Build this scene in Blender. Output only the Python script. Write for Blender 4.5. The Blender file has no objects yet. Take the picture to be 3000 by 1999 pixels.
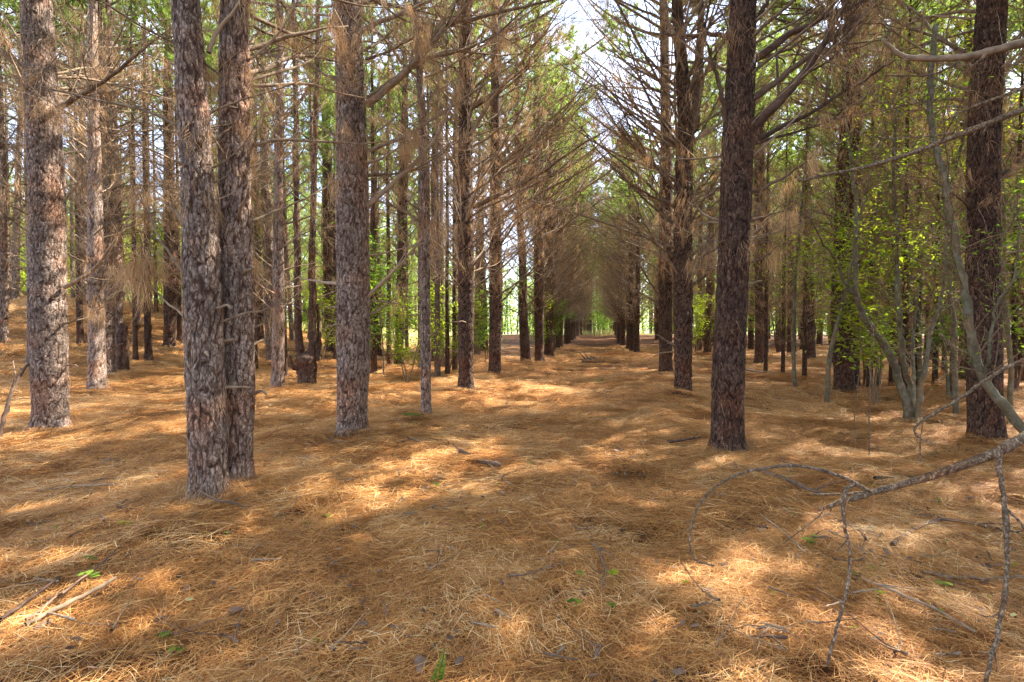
import bpy, math, random
import numpy as np
from mathutils import Matrix, Vector, Euler

# ------------------------------------------------------------------ camera, light, exposure
scn = bpy.context.scene
F = 1176.5            # focal length in units of the 2353-wide layout grid
CAMH = 1.4
HOR = 762.0           # horizon row of the layout grid
PITCH = math.atan((784.3 - HOR) / F)
cam_d = bpy.data.cameras.new('camera')
cam = bpy.data.objects.new('camera', cam_d)
scn.collection.objects.link(cam)
cam.location = (0, 0, CAMH)
cam.rotation_euler = (math.pi / 2 - PITCH, 0, 0)
cam_d.sensor_width = 36.0
cam_d.lens = 18.0
cam_d.clip_start = 0.05
cam_d.clip_end = 2000
scn.camera = cam

SUN_EL = math.radians(46)
SUN_AZ = math.radians(28)      # from +X towards +Y
world = bpy.data.worlds.new('World')
scn.world = world
world.use_nodes = True
wn, wl = world.node_tree.nodes, world.node_tree.links
wn.clear()
sky = wn.new('ShaderNodeTexSky')
sky.sky_type = 'NISHITA'
sky.sun_disc = False
sky.sun_elevation = SUN_EL
sky.sun_rotation = math.pi / 2 - SUN_AZ
sky.air_density = 1.0
sky.dust_density = 1.5
wtc = wn.new('ShaderNodeTexCoord')
wmap = wn.new('ShaderNodeMapping'); wmap.inputs['Scale'].default_value = (1, 1, 2.6)
wnoi = wn.new('ShaderNodeTexNoise'); wnoi.inputs['Scale'].default_value = 2.3; wnoi.inputs['Detail'].default_value = 6
wrmp = wn.new('ShaderNodeMapRange'); wrmp.inputs[1].default_value = 0.42; wrmp.inputs[2].default_value = 0.66
wmix = wn.new('ShaderNodeMix'); wmix.data_type = 'RGBA'
wmix.inputs[7].default_value = (5.0, 5.35, 6.6, 1)
wbg = wn.new('ShaderNodeBackground'); wbg.inputs[1].default_value = 0.14
wout = wn.new('ShaderNodeOutputWorld')
wl.new(wtc.outputs['Generated'], wmap.inputs[0]); wl.new(wmap.outputs[0], wnoi.inputs[0])
wl.new(wnoi.outputs[0], wrmp.inputs[0]); wl.new(wrmp.outputs[0], wmix.inputs[0])
wl.new(sky.outputs[0], wmix.inputs[6]); wl.new(wmix.outputs[2], wbg.inputs[0]); wl.new(wbg.outputs[0], wout.inputs[0])

sun_d = bpy.data.lights.new('sun', 'SUN')
sun_d.energy = 5.0
sun_d.angle = math.radians(0.45)
sun_d.color = (1.0, 0.93, 0.82)
sun = bpy.data.objects.new('sun', sun_d)
scn.collection.objects.link(sun)
SUND = Vector((math.cos(SUN_AZ) * math.cos(SUN_EL), math.sin(SUN_AZ) * math.cos(SUN_EL), math.sin(SUN_EL)))
sun.rotation_euler = SUND.to_track_quat('Z', 'Y').to_euler()
sun.location = (10, 10, 30)

vs = scn.view_settings
scn.display_settings.display_device = 'sRGB'
vs.view_transform = 'Standard'
vs.look = 'None'
vs.gamma = 1.0
vs.use_curve_mapping = False
vs.exposure = 2.2
cy = scn.cycles
cy.max_bounces = 5; cy.diffuse_bounces = 4; cy.glossy_bounces = 1; cy.transmission_bounces = 3; cy.transparent_max_bounces = 4
cy.caustics_reflective = False; cy.caustics_refractive = False
cy.use_adaptive_sampling = True; cy.adaptive_threshold = 0.02
cy.use_denoising = True
try:
    cy.denoiser = 'OPENIMAGEDENOISE'; cy.denoising_input_passes = 'RGB_ALBEDO_NORMAL'; cy.denoising_prefilter = 'NONE'
except Exception:
    pass
cy.sample_clamp_indirect = 6.0

rng = np.random.default_rng(7)
random.seed(7)

# ------------------------------------------------------------------ helpers
def ss(a, b, x):
    t = np.clip((np.asarray(x, float) - a) / (b - a), 0, 1)
    return t * t * (3 - 2 * t)

def hash2(i, j, s=0.0):
    v = np.sin(i * 127.1 + j * 311.7 + s * 74.7) * 43758.5453
    return v - np.floor(v)

def vnoise(x, y, s=0.0):
    xi, yi = np.floor(x), np.floor(y)
    fx, fy = x - xi, y - yi
    fx = fx * fx * (3 - 2 * fx); fy = fy * fy * (3 - 2 * fy)
    a = hash2(xi, yi, s); b = hash2(xi + 1, yi, s); c = hash2(xi, yi + 1, s); d = hash2(xi + 1, yi + 1, s)
    return (a + (b - a) * fx) * (1 - fy) + (c + (d - c) * fx) * fy - 0.5

TREE_MOUNDS = []      # (x, y, radius, height) needle heaps round the near trunk bases

def H(x, y):
    """height of the forest floor"""
    x = np.asarray(x, float); y = np.asarray(y, float)
    h = 2.85 * ss(8.5, 23.5, y) * ss(6.5, 19.5, -x - 0.0 * y)
    h = h - 1.6 * ss(25, 44, y) * ss(6.5, 19.5, -x)
    h = h + 0.85 * ss(28, 75, y)
    # row beds, one shallow hump along each planted row, a worn path between them
    u = x - 0.177 * y
    h = h + 0.07 * np.exp(-((u + 3.3) / 0.8) ** 2) + 0.06 * np.exp(-((u - 1.7) / 0.8) ** 2) - 0.04 * np.exp(-((u + 0.8) / 1.1) ** 2)
    near = 1 - ss(20, 50, np.hypot(x, y))
    h = h + 0.16 * vnoise(x * 0.45, y * 0.45, 1) + near * (0.075 * vnoise(x * 1.5, y * 1.5, 2) + 0.05 * vnoise(x * 3.7, y * 3.7, 3) + 0.022 * vnoise(x * 8, y * 8, 5))
    for (mx, my, mr, mh) in TREE_MOUNDS:
        h = h + mh * np.exp(-((x - mx) ** 2 + (y - my) ** 2) / (mr * mr))
    return h

def world_at(xd, yd, d):
    """the point seen at layout position (xd, yd) at forward distance d"""
    cx = (xd - 1176.5) / F; cyy = (784.3 - yd) / F
    p = Vector((cx, math.cos(PITCH) + cyy * math.sin(PITCH), -math.sin(PITCH) + cyy * math.cos(PITCH)))
    k = d / p.y
    return Vector((p.x * k, d, CAMH + p.z * k))

def ground_at(xd, yd, dmax=60):
    d = 0.8
    while d < dmax:
        p = world_at(xd, yd, d)
        if p.z <= float(H(p.x, p.y)):
            lo, hi = d - 0.1, d
            for _ in range(12):
                m = (lo + hi) / 2; q = world_at(xd, yd, m)
                if q.z <= float(H(q.x, q.y)): hi = m
                else: lo = m
            return world_at(xd, yd, hi)
        d += 0.1
    return world_at(xd, yd, dmax)

class Geo:
    def __init__(s):
        s.v = []; s.f3 = []; s.f4 = []; s.m3 = []; s.m4 = []; s.r = []; s.n = 0
    def add(s, V, T=None, Q=None, mat=0, rnd=0.5):
        V = np.asarray(V, np.float32).reshape(-1, 3)
        s.v.append(V)
        r = np.empty(len(V), np.float32); r[:] = rnd
        s.r.append(r)
        if T is not None and len(T):
            T = np.asarray(T, np.int64).reshape(-1, 3) + s.n; s.f3.append(T); s.m3.append(np.full(len(T), mat, np.int32))
        if Q is not None and len(Q):
            Q = np.asarray(Q, np.int64).reshape(-1, 4) + s.n; s.f4.append(Q); s.m4.append(np.full(len(Q), mat, np.int32))
        s.n += len(V)
        return s
    def arrays(s):
        V = np.concatenate(s.v) if s.v else np.zeros((0, 3), np.float32)
        T = np.concatenate(s.f3) if s.f3 else np.zeros((0, 3), np.int64)
        Q = np.concatenate(s.f4) if s.f4 else np.zeros((0, 4), np.int64)
        m = (np.concatenate(s.m3) if s.m3 else np.zeros(0, np.int32), np.concatenate(s.m4) if s.m4 else np.zeros(0, np.int32))
        return V, T, Q, m, (np.concatenate(s.r) if s.r else np.zeros(0, np.float32))
    def merge(s, g, M=None, mat=None):
        V, T, Q, m, r = g if isinstance(g, tuple) else g.arrays()
        if M is not None:
            A = np.array(M.to_3x3()); V = V @ A.T + np.array(M.translation)
        s.v.append(V.astype(np.float32)); s.r.append(r)
        if len(T): s.f3.append(T + s.n); s.m3.append(m[0] if mat is None else np.full(len(T), mat, np.int32))
        if len(Q): s.f4.append(Q + s.n); s.m4.append(m[1] if mat is None else np.full(len(Q), mat, np.int32))
        s.n += len(V)
        return s
    def mesh(s, name, mats, smooth=True):
        V, T, Q, m, r = s.arrays()
        me = bpy.data.meshes.new(name)
        me.vertices.add(len(V)); me.vertices.foreach_set('co', V.ravel())
        nl = len(T) * 3 + len(Q) * 4
        me.loops.add(nl); me.loops.foreach_set('vertex_index', np.concatenate([T.ravel(), Q.ravel()]).astype(np.int32))
        me.polygons.add(len(T) + len(Q))
        st = np.concatenate([np.arange(len(T)) * 3, len(T) * 3 + np.arange(len(Q)) * 4]).astype(np.int32)
        me.polygons.foreach_set('loop_start', st)
        me.polygons.foreach_set('material_index', np.concatenate(m))
        me.update(calc_edges=True)
        if smooth: me.polygons.foreach_set('use_smooth', np.ones(len(T) + len(Q), bool))
        at = me.attributes.new('rnd', 'FLOAT', 'POINT'); at.data.foreach_set('value', r)
        for x in (mats if isinstance(mats, (list, tuple)) else [mats]): me.materials.append(x)
        return me
    def obj(s, name, mats, parent=None, **k):
        return link(name, s.mesh(name, mats), parent, **k)

def link(name, me, parent=None, loc=None, M=None, **props):
    o = bpy.data.objects.new(name, me)
    scn.collection.objects.link(o)
    if parent is not None: o.parent = parent
    if M is not None: o.matrix_local = M
    elif loc is not None: o.location = loc
    for k, v in props.items():
        if v is not None: o[k] = v
    return o

def tubes(g, P, R, n=5, mat=0, rnd=0.5, cap=True):
    """one tube along the polyline P with radii R"""
    P = np.asarray(P, float); R = np.asarray(R, float)
    k = len(P)
    T = np.gradient(P, axis=0); T /= np.linalg.norm(T, axis=1, keepdims=True) + 1e-9
    ref = np.array([0.13, 0.27, 0.95]) if abs(T[0, 2]) < 0.8 else np.array([0.94, 0.31, 0.1])
    A = np.cross(T, ref); A /= np.linalg.norm(A, axis=1, keepdims=True) + 1e-9
    B = np.cross(T, A)
    th = np.arange(n) / n * 2 * math.pi
    V = P[:, None, :] + R[:, None, None] * (np.cos(th)[None, :, None] * A[:, None, :] + np.sin(th)[None, :, None] * B[:, None, :])
    i = np.arange(k - 1)[:, None] * n; j = np.arange(n)[None, :]; j2 = (j + 1) % n
    Q = np.stack([i + j, i + j2, i + n + j2, i + n + j], -1).reshape(-1, 4)
    V = V.reshape(-1, 3)
    T3 = None
    if cap:
        V = np.vstack([V, P[-1] + T[-1] * R[-1] * 0.7])
        e = (k - 1) * n
        T3 = np.stack([e + np.arange(n), e + (np.arange(n) + 1) % n, np.full(n, k * n)], -1)
    g.add(V, T3, Q, mat, rnd)

def unit(a):
    a = np.asarray(a, float)
    return a / (np.linalg.norm(a, axis=-1, keepdims=True) + 1e-9)

def needles(g, O, D, L, W, mat=0, r=None, rs=None):
    """sliver needles from points O along D"""
    r = r or rng
    O = np.asarray(O, float); N = len(O)
    if N == 0: return
    D = unit(D)
    S = unit(np.cross(D, r.normal(size=(N, 3)))) * (np.asarray(W).reshape(-1, 1) * 0.5)
    V = np.stack([O - S, O + S, O + D * np.asarray(L).reshape(-1, 1)], 1).reshape(-1, 3)
    T = np.arange(3 * N).reshape(-1, 3)
    rn = r.random(N) if rs is None else rs
    g.add(V, T, None, mat, np.repeat(rn, 3))

# ------------------------------------------------------------------ materials
def new_mat(name):
    m = bpy.data.materials.new(name); m.use_nodes = True
    nt = m.node_tree; nt.nodes.clear()
    return m, nt.nodes, nt.links

def ramp(nodes, stops):
    c = nodes.new('ShaderNodeValToRGB'); e = c.color_ramp.elements
    while len(e) > 1: e.remove(e[0])
    e[0].position = stops[0][0]; e[0].color = (*stops[0][1], 1)
    for p, col in stops[1:]:
        x = e.new(p); x.color = (*col, 1)
    return c

def leaf_mat(name, stops, trans=0.35, rough=0.6, tcol=None, space=3.0, spec=0.2):
    """thin leaf or needle: colour from the per-piece value and a slow change over space"""
    m, N, L = new_mat(name)
    at = N.new('ShaderNodeAttribute'); at.attribute_name = 'rnd'
    oi = N.new('ShaderNodeObjectInfo')
    ge = N.new('ShaderNodeNewGeometry')
    no = N.new('ShaderNodeTexNoise'); no.inputs['Scale'].default_value = space; no.inputs['Detail'].default_value = 2
    L.new(ge.outputs['Position'], no.inputs[0])
    a = N.new('ShaderNodeMath'); a.operation = 'MULTIPLY_ADD'; a.inputs[1].default_value = 0.7 if name == 'fallen_pine_needles' else 0.55
    L.new(at.outputs['Fac'], a.inputs[0])
    b = N.new('ShaderNodeMath'); b.operation = 'MULTIPLY_ADD'; b.inputs[1].default_value = 0.6; b.inputs[2].default_value = -0.12
    L.new(no.outputs[0], b.inputs[0]); L.new(b.outputs[0], a.inputs[2])
    c = N.new('ShaderNodeMath'); c.operation = 'MULTIPLY_ADD'; c.inputs[1].default_value = 0.22
    L.new(oi.outputs['Random'], c.inputs[0]); L.new(a.outputs[0], c.inputs[2])
    rp = ramp(N, stops); L.new(c.outputs[0], rp.inputs[0])
    p = N.new('ShaderNodeBsdfPrincipled'); p.inputs['Roughness'].default_value = rough
    p.inputs['Specular IOR Level'].default_value = spec
    L.new(rp.outputs[0], p.inputs['Base Color'])
    t = N.new('ShaderNodeBsdfTranslucent')
    hs = N.new('ShaderNodeMix'); hs.data_type = 'RGBA'; hs.blend_type = 'MULTIPLY'; hs.inputs[0].default_value = 1.0
    hs.inputs[7].default_value = (*(tcol or (1.6, 1.5, 0.9)), 1)
    L.new(rp.outputs[0], hs.inputs[6]); L.new(hs.outputs[2], t.inputs[0])
    mx = N.new('ShaderNodeMixShader'); mx.inputs[0].default_value = trans
    o = N.new('ShaderNodeOutputMaterial')
    L.new(p.outputs[0], mx.inputs[1]); L.new(t.outputs[0], mx.inputs[2]); L.new(mx.outputs[0], o.inputs[0])
    return m

def bark_mat(name, plate_a, plate_b, inner, sx=26, sz=7, bump=0.7, lichen=0.0, flake=0.9):
    """plated bark; 'rnd' carries how far up on a plate a point is (0 = in a fissure)"""
    m, N, L = new_mat(name)
    tc = N.new('ShaderNodeTexCoord'); oi = N.new('ShaderNodeObjectInfo')
    mp = N.new('ShaderNodeMapping'); mp.inputs['Scale'].default_value = (sx, sx, sz)
    L.new(tc.outputs['Object'], mp.inputs[0])
    n1 = N.new('ShaderNodeTexNoise'); n1.inputs['Scale'].default_value = 1.0; n1.inputs['Detail'].default_value = 6; n1.inputs['Roughness'].default_value = 0.65
    L.new(mp.outputs[0], n1.inputs[0])
    n2 = N.new('ShaderNodeTexNoise'); n2.inputs['Scale'].default_value = 2.2; n2.inputs['Detail'].default_value = 4
    L.new(tc.outputs['Object'], n2.inputs[0])
    vo = N.new('ShaderNodeTexVoronoi'); vo.feature = 'DISTANCE_TO_EDGE'; vo.inputs['Scale'].default_value = 1.0
    r1 = ramp(N, [(0.3, plate_b), (0.5, tuple((a + b) / 2 for a, b in zip(plate_a, plate_b))), (0.68, plate_a)])
    L.new(n1.outputs[0], r1.inputs[0])
    tint = N.new('ShaderNodeMix'); tint.data_type = 'RGBA'; tint.blend_type = 'MULTIPLY'; tint.inputs[0].default_value = 1.0
    r2 = ramp(N, [(0.32, (1.2, 0.86, 0.68)), (0.5, (1, 1, 1)), (0.68, (0.68, 0.68, 0.70))])
    L.new(n2.outputs[0], r2.inputs[0]); L.new(r1.outputs[0], tint.inputs[6]); L.new(r2.outputs[0], tint.inputs[7])
    at = N.new('ShaderNodeAttribute'); at.attribute_name = 'rnd'
    mr = N.new('ShaderNodeMapRange'); mr.inputs[1].default_value = 0.01; mr.inputs[2].default_value = 0.13
    L.new(vo.outputs[0], mr.inputs[0])
    pl = N.new('ShaderNodeMath'); pl.operation = 'MULTIPLY'
    mr2 = N.new('ShaderNodeMapRange'); mr2.inputs[1].default_value = 0.1; mr2.inputs[2].default_value = 0.6
    L.new(at.outputs['Fac'], mr2.inputs[0])
    mr3 = N.new('ShaderNodeMath'); mr3.operation = 'MULTIPLY_ADD'; mr3.inputs[1].default_value = 0.62; mr3.inputs[2].default_value = 0.38
    L.new(mr.outputs[0], mr3.inputs[0])
    L.new(mr2.outputs[0], pl.inputs[0]); L.new(mr3.outputs[0], pl.inputs[1])
    mix = N.new('ShaderNodeMix'); mix.data_type = 'RGBA'; mix.inputs[6].default_value = (*inner, 1)
    L.new(pl.outputs[0], mix.inputs[0]); L.new(tint.outputs[2], mix.inputs[7])
    vc = N.new('ShaderNodeTexVoronoi'); vc.inputs['Scale'].default_value = 1.0
    mpf = N.new('ShaderNodeMapping'); mpf.inputs['Scale'].default_value = (sx * 1.75, sx * 1.75, sx * 0.95)
    L.new(tc.outputs['Object'], mpf.inputs[0])
    wob = N.new('ShaderNodeMix'); wob.data_type = 'VECTOR'; wob.inputs[0].default_value = 0.12
    L.new(mp.outputs[0], wob.inputs[4]); L.new(n1.outputs['Color'], wob.inputs[5]); 
    sc_ = N.new('ShaderNodeVectorMath'); sc_.operation = 'MULTIPLY_ADD'; sc_.inputs[1].default_value = (1.6, 1.6, 1.6)
    L.new(n1.outputs['Color'], sc_.inputs[0]); L.new(mpf.outputs[0], sc_.inputs[2]); L.new(sc_.outputs[0], vc.inputs[0])
    L.new(sc_.outputs[0], vo.inputs[0])
    fl = ramp(N, [(0.15, (0.5, 0.44, 0.41)), (0.45, (0.85, 0.82, 0.8)), (0.65, (1.08, 1.08, 1.08)), (0.85, (1.35, 1.35, 1.35))])
    L.new(vc.outputs['Color'], fl.inputs[0])
    fm = N.new('ShaderNodeMix'); fm.data_type = 'RGBA'; fm.blend_type = 'MULTIPLY'; fm.inputs[0].default_value = flake
    L.new(mix.outputs[2], fm.inputs[6]); L.new(fl.outputs[0], fm.inputs[7]); mix = fm
    hv = N.new('ShaderNodeHueSaturation'); hv.inputs['Saturation'].default_value = 1.0
    vv = N.new('ShaderNodeMath'); vv.operation = 'MULTIPLY_ADD'; vv.inputs[1].default_value = 0.35; vv.inputs[2].default_value = 0.82
    L.new(oi.outputs['Random'], vv.inputs[0]); L.new(vv.outputs[0], hv.inputs['Value']); L.new(mix.outputs[2], hv.inputs['Color'])
    col = hv.outputs[0]
    if lichen > 0:
        n3 = N.new('ShaderNodeTexNoise'); n3.inputs['Scale'].default_value = 9.0; n3.inputs['Detail'].default_value = 5
        L.new(tc.outputs['Object'], n3.inputs[0])
        m3 = N.new('ShaderNodeMapRange'); m3.inputs[1].default_value = 0.52; m3.inputs[2].default_value = 0.62; m3.inputs[4].default_value = lichen
        L.new(n3.outputs[0], m3.inputs[0])
        lm = N.new('ShaderNodeMix'); lm.data_type = 'RGBA'; lm.inputs[7].default_value = (0.25, 0.245, 0.18, 1)
        L.new(m3.outputs[0], lm.inputs[0]); L.new(col, lm.inputs[6]); col = lm.outputs[2]
    p = N.new('ShaderNodeBsdfPrincipled'); p.inputs['Roughness'].default_value = 0.85; p.inputs['Specular IOR Level'].default_value = 0.25
    L.new(col, p.inputs['Base Color'])
    bm = N.new('ShaderNodeBump'); bm.inputs['Strength'].default_value = bump; bm.inputs['Distance'].default_value = 0.02
    ba = N.new('ShaderNodeMath'); ba.operation = 'ADD'
    L.new(n1.outputs[0], ba.inputs[0]); L.new(pl.outputs[0], ba.inputs[1]); L.new(ba.outputs[0], bm.inputs['Height'])
    L.new(bm.outputs[0], p.inputs['Normal'])
    o = N.new('ShaderNodeOutputMaterial'); L.new(p.outputs[0], o.inputs[0])
    return m

def wood_mat(name, a, b, scale=18.0):
    m, N, L = new_mat(name)
    tc = N.new('ShaderNodeTexCoord'); oi = N.new('ShaderNodeObjectInfo')
    n1 = N.new('ShaderNodeTexNoise'); n1.inputs['Scale'].default_value = scale; n1.inputs['Detail'].default_value = 4
    L.new(tc.outputs['Object'], n1.inputs[0])
    at = N.new('ShaderNodeAttribute'); at.attribute_name = 'rnd'
    ad = N.new('ShaderNodeMath'); ad.operation = 'MULTIPLY_ADD'; ad.inputs[1].default_value = 0.5; 
    L.new(at.outputs['Fac'], ad.inputs[0]); L.new(n1.outputs[0], ad.inputs[2])
    r = ramp(N, [(0.45, a), (0.95, b)]); L.new(ad.outputs[0], r.inputs[0])
    p = N.new('ShaderNodeBsdfPrincipled'); p.inputs['Roughness'].default_value = 0.85; p.inputs['Specular IOR Level'].default_value = 0.2
    bm = N.new('ShaderNodeBump'); bm.inputs['Strength'].default_value = 0.6; bm.inputs['Distance'].default_value = 0.01
    L.new(n1.outputs[0], bm.inputs['Height']); L.new(bm.outputs[0], p.inputs['Normal'])
    L.new(r.outputs[0], p.inputs['Base Color'])
    o = N.new('ShaderNodeOutputMaterial'); L.new(p.outputs[0], o.inputs[0])
    return m

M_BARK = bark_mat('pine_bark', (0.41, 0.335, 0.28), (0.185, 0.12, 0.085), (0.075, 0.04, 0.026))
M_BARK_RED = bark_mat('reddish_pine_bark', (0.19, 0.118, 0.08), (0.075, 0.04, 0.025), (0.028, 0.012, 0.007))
M_GREY = bark_mat('smooth_grey_bark', (0.21, 0.185, 0.12), (0.09, 0.075, 0.042), (0.11, 0.095, 0.055), sx=9, sz=5, bump=0.3, lichen=0.4, flake=0.4)
M_WOOD = wood_mat('dead_branch_bark', (0.11, 0.075, 0.046), (0.33, 0.235, 0.155))
M_WOOD_D = wood_mat('dark_branch_bark', (0.062, 0.038, 0.027), (0.17, 0.11, 0.075))
M_STICK = wood_mat('weathered_stick', (0.09, 0.05, 0.028), (0.29, 0.20, 0.12), 40)
M_BOUGH = bark_mat('scaly_bough_bark', (0.5, 0.40, 0.27), (0.24, 0.165, 0.10), (0.15, 0.09, 0.055), sx=55, sz=55, bump=0.9)
M_DEAD = leaf_mat('dead_pine_needles', [(0.1, (0.13, 0.068, 0.03)), (0.5, (0.42, 0.25, 0.12)), (0.95, (0.74, 0.54, 0.31))], 0.3, tcol=(1.15, 1.0, 0.8), space=1.2)
M_GREEN = leaf_mat('green_pine_needles', [(0.1, (0.08, 0.125, 0.035)), (0.5, (0.19, 0.26, 0.08)), (0.95, (0.35, 0.4, 0.15))], 0.55, tcol=(1.5, 1.6, 0.8), space=0.6)
M_LEAF = leaf_mat('sapling_leaves', [(0.1, (0.045, 0.10, 0.018)), (0.5, (0.11, 0.20, 0.03)), (0.95, (0.26, 0.35, 0.055))], 0.55, tcol=(1.7, 1.7, 0.7), space=1.5)
M_LEAFY = leaf_mat('yellow_green_leaves', [(0.1, (0.10, 0.18, 0.02)), (0.5, (0.24, 0.33, 0.03)), (0.95, (0.45, 0.46, 0.05))], 0.55, tcol=(1.5, 1.5, 0.7), space=1.5)
M_LITTER = leaf_mat('fallen_pine_needles', [(0.12, (0.07, 0.028, 0.012)), (0.38, (0.29, 0.115, 0.03)), (0.64, (0.54, 0.245, 0.066)), (0.88, (0.70, 0.40, 0.135)), (1.0, (0.82, 0.60, 0.31))], 0.12, tcol=(1.1, 1.0, 0.8), space=1.6, spec=0.3)
M_FIELD = leaf_mat('dry_grass_blades', [(0.1, (0.3, 0.26, 0.11)), (0.5, (0.42, 0.4, 0.16)), (0.95, (0.55, 0.5, 0.28))], 0.3, tcol=(1.1, 1.1, 0.8), space=0.5)

def ground_mat():
    m, N, L = new_mat('needle_covered_soil')
    tc = N.new('ShaderNodeTexCoord')
    def stretched(rot, s):
        mp = N.new('ShaderNodeMapping'); mp.inputs['Rotation'].default_value = (0, 0, rot); mp.inputs['Scale'].default_value = (s, s * 7, s)
        L.new(tc.outputs['Object'], mp.inputs[0])
        n = N.new('ShaderNodeTexNoise'); n.inputs['Scale'].default_value = 1; n.inputs['Detail'].default_value = 3
        L.new(mp.outputs[0], n.inputs[0]); return n
    a = stretched(0.5, 12); b = stretched(-0.9, 11)
    mm = N.new('ShaderNodeMath'); mm.operation = 'MAXIMUM'; L.new(a.outputs[0], mm.inputs[0]); L.new(b.outputs[0], mm.inputs[1])
    big = N.new('ShaderNodeTexNoise'); big.inputs['Scale'].default_value = 0.9; big.inputs['Detail'].default_value = 6
    L.new(tc.outputs['Object'], big.inputs[0])
    r = ramp(N, [(0.42, (0.035, 0.015, 0.008)), (0.58, (0.10, 0.042, 0.016)), (0.76, (0.3, 0.14, 0.05))])
    L.new(mm.outputs[0], r.inputs[0])
    r2 = ramp(N, [(0.35, (0.7, 0.66, 0.66)), (0.6, (1.15, 1.1, 1.05))]); L.new(big.outputs[0], r2.inputs[0])
    mx = N.new('ShaderNodeMix'); mx.data_type = 'RGBA'; mx.blend_type = 'MULTIPLY'; mx.inputs[0].default_value = 1
    L.new(r.outputs[0], mx.inputs[6]); L.new(r2.outputs[0], mx.inputs[7])
    p = N.new('ShaderNodeBsdfPrincipled'); p.inputs['Roughness'].default_value = 0.9; p.inputs['Specular IOR Level'].default_value = 0.1
    bm = N.new('ShaderNodeBump'); bm.inputs['Strength'].default_value = 0.8; bm.inputs['Distance'].default_value = 0.03
    L.new(mm.outputs[0], bm.inputs['Height']); L.new(bm.outputs[0], p.inputs['Normal'])
    L.new(mx.outputs[2], p.inputs['Base Color'])
    o = N.new('ShaderNodeOutputMaterial'); L.new(p.outputs[0], o.inputs[0])
    return m
M_GROUND = ground_mat()

def field_mat():
    m, N, L = new_mat('dry_grass_field')
    tc = N.new('ShaderNodeTexCoord')
    n = N.new('ShaderNodeTexNoise'); n.inputs['Scale'].default_value = 0.6; n.inputs['Detail'].default_value = 7
    L.new(tc.outputs['Object'], n.inputs[0])
    r = ramp(N, [(0.35, (0.2, 0.22, 0.08)), (0.6, (0.4, 0.37, 0.17))]); L.new(n.outputs[0], r.inputs[0])
    p = N.new('ShaderNodeBsdfPrincipled'); p.inputs['Roughness'].default_value = 0.95
    L.new(r.outputs[0], p.inputs['Base Color'])
    o = N.new('ShaderNodeOutputMaterial'); L.new(p.outputs[0], o.inputs[0])
    return m
M_FIELDSOIL = field_mat()

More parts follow.
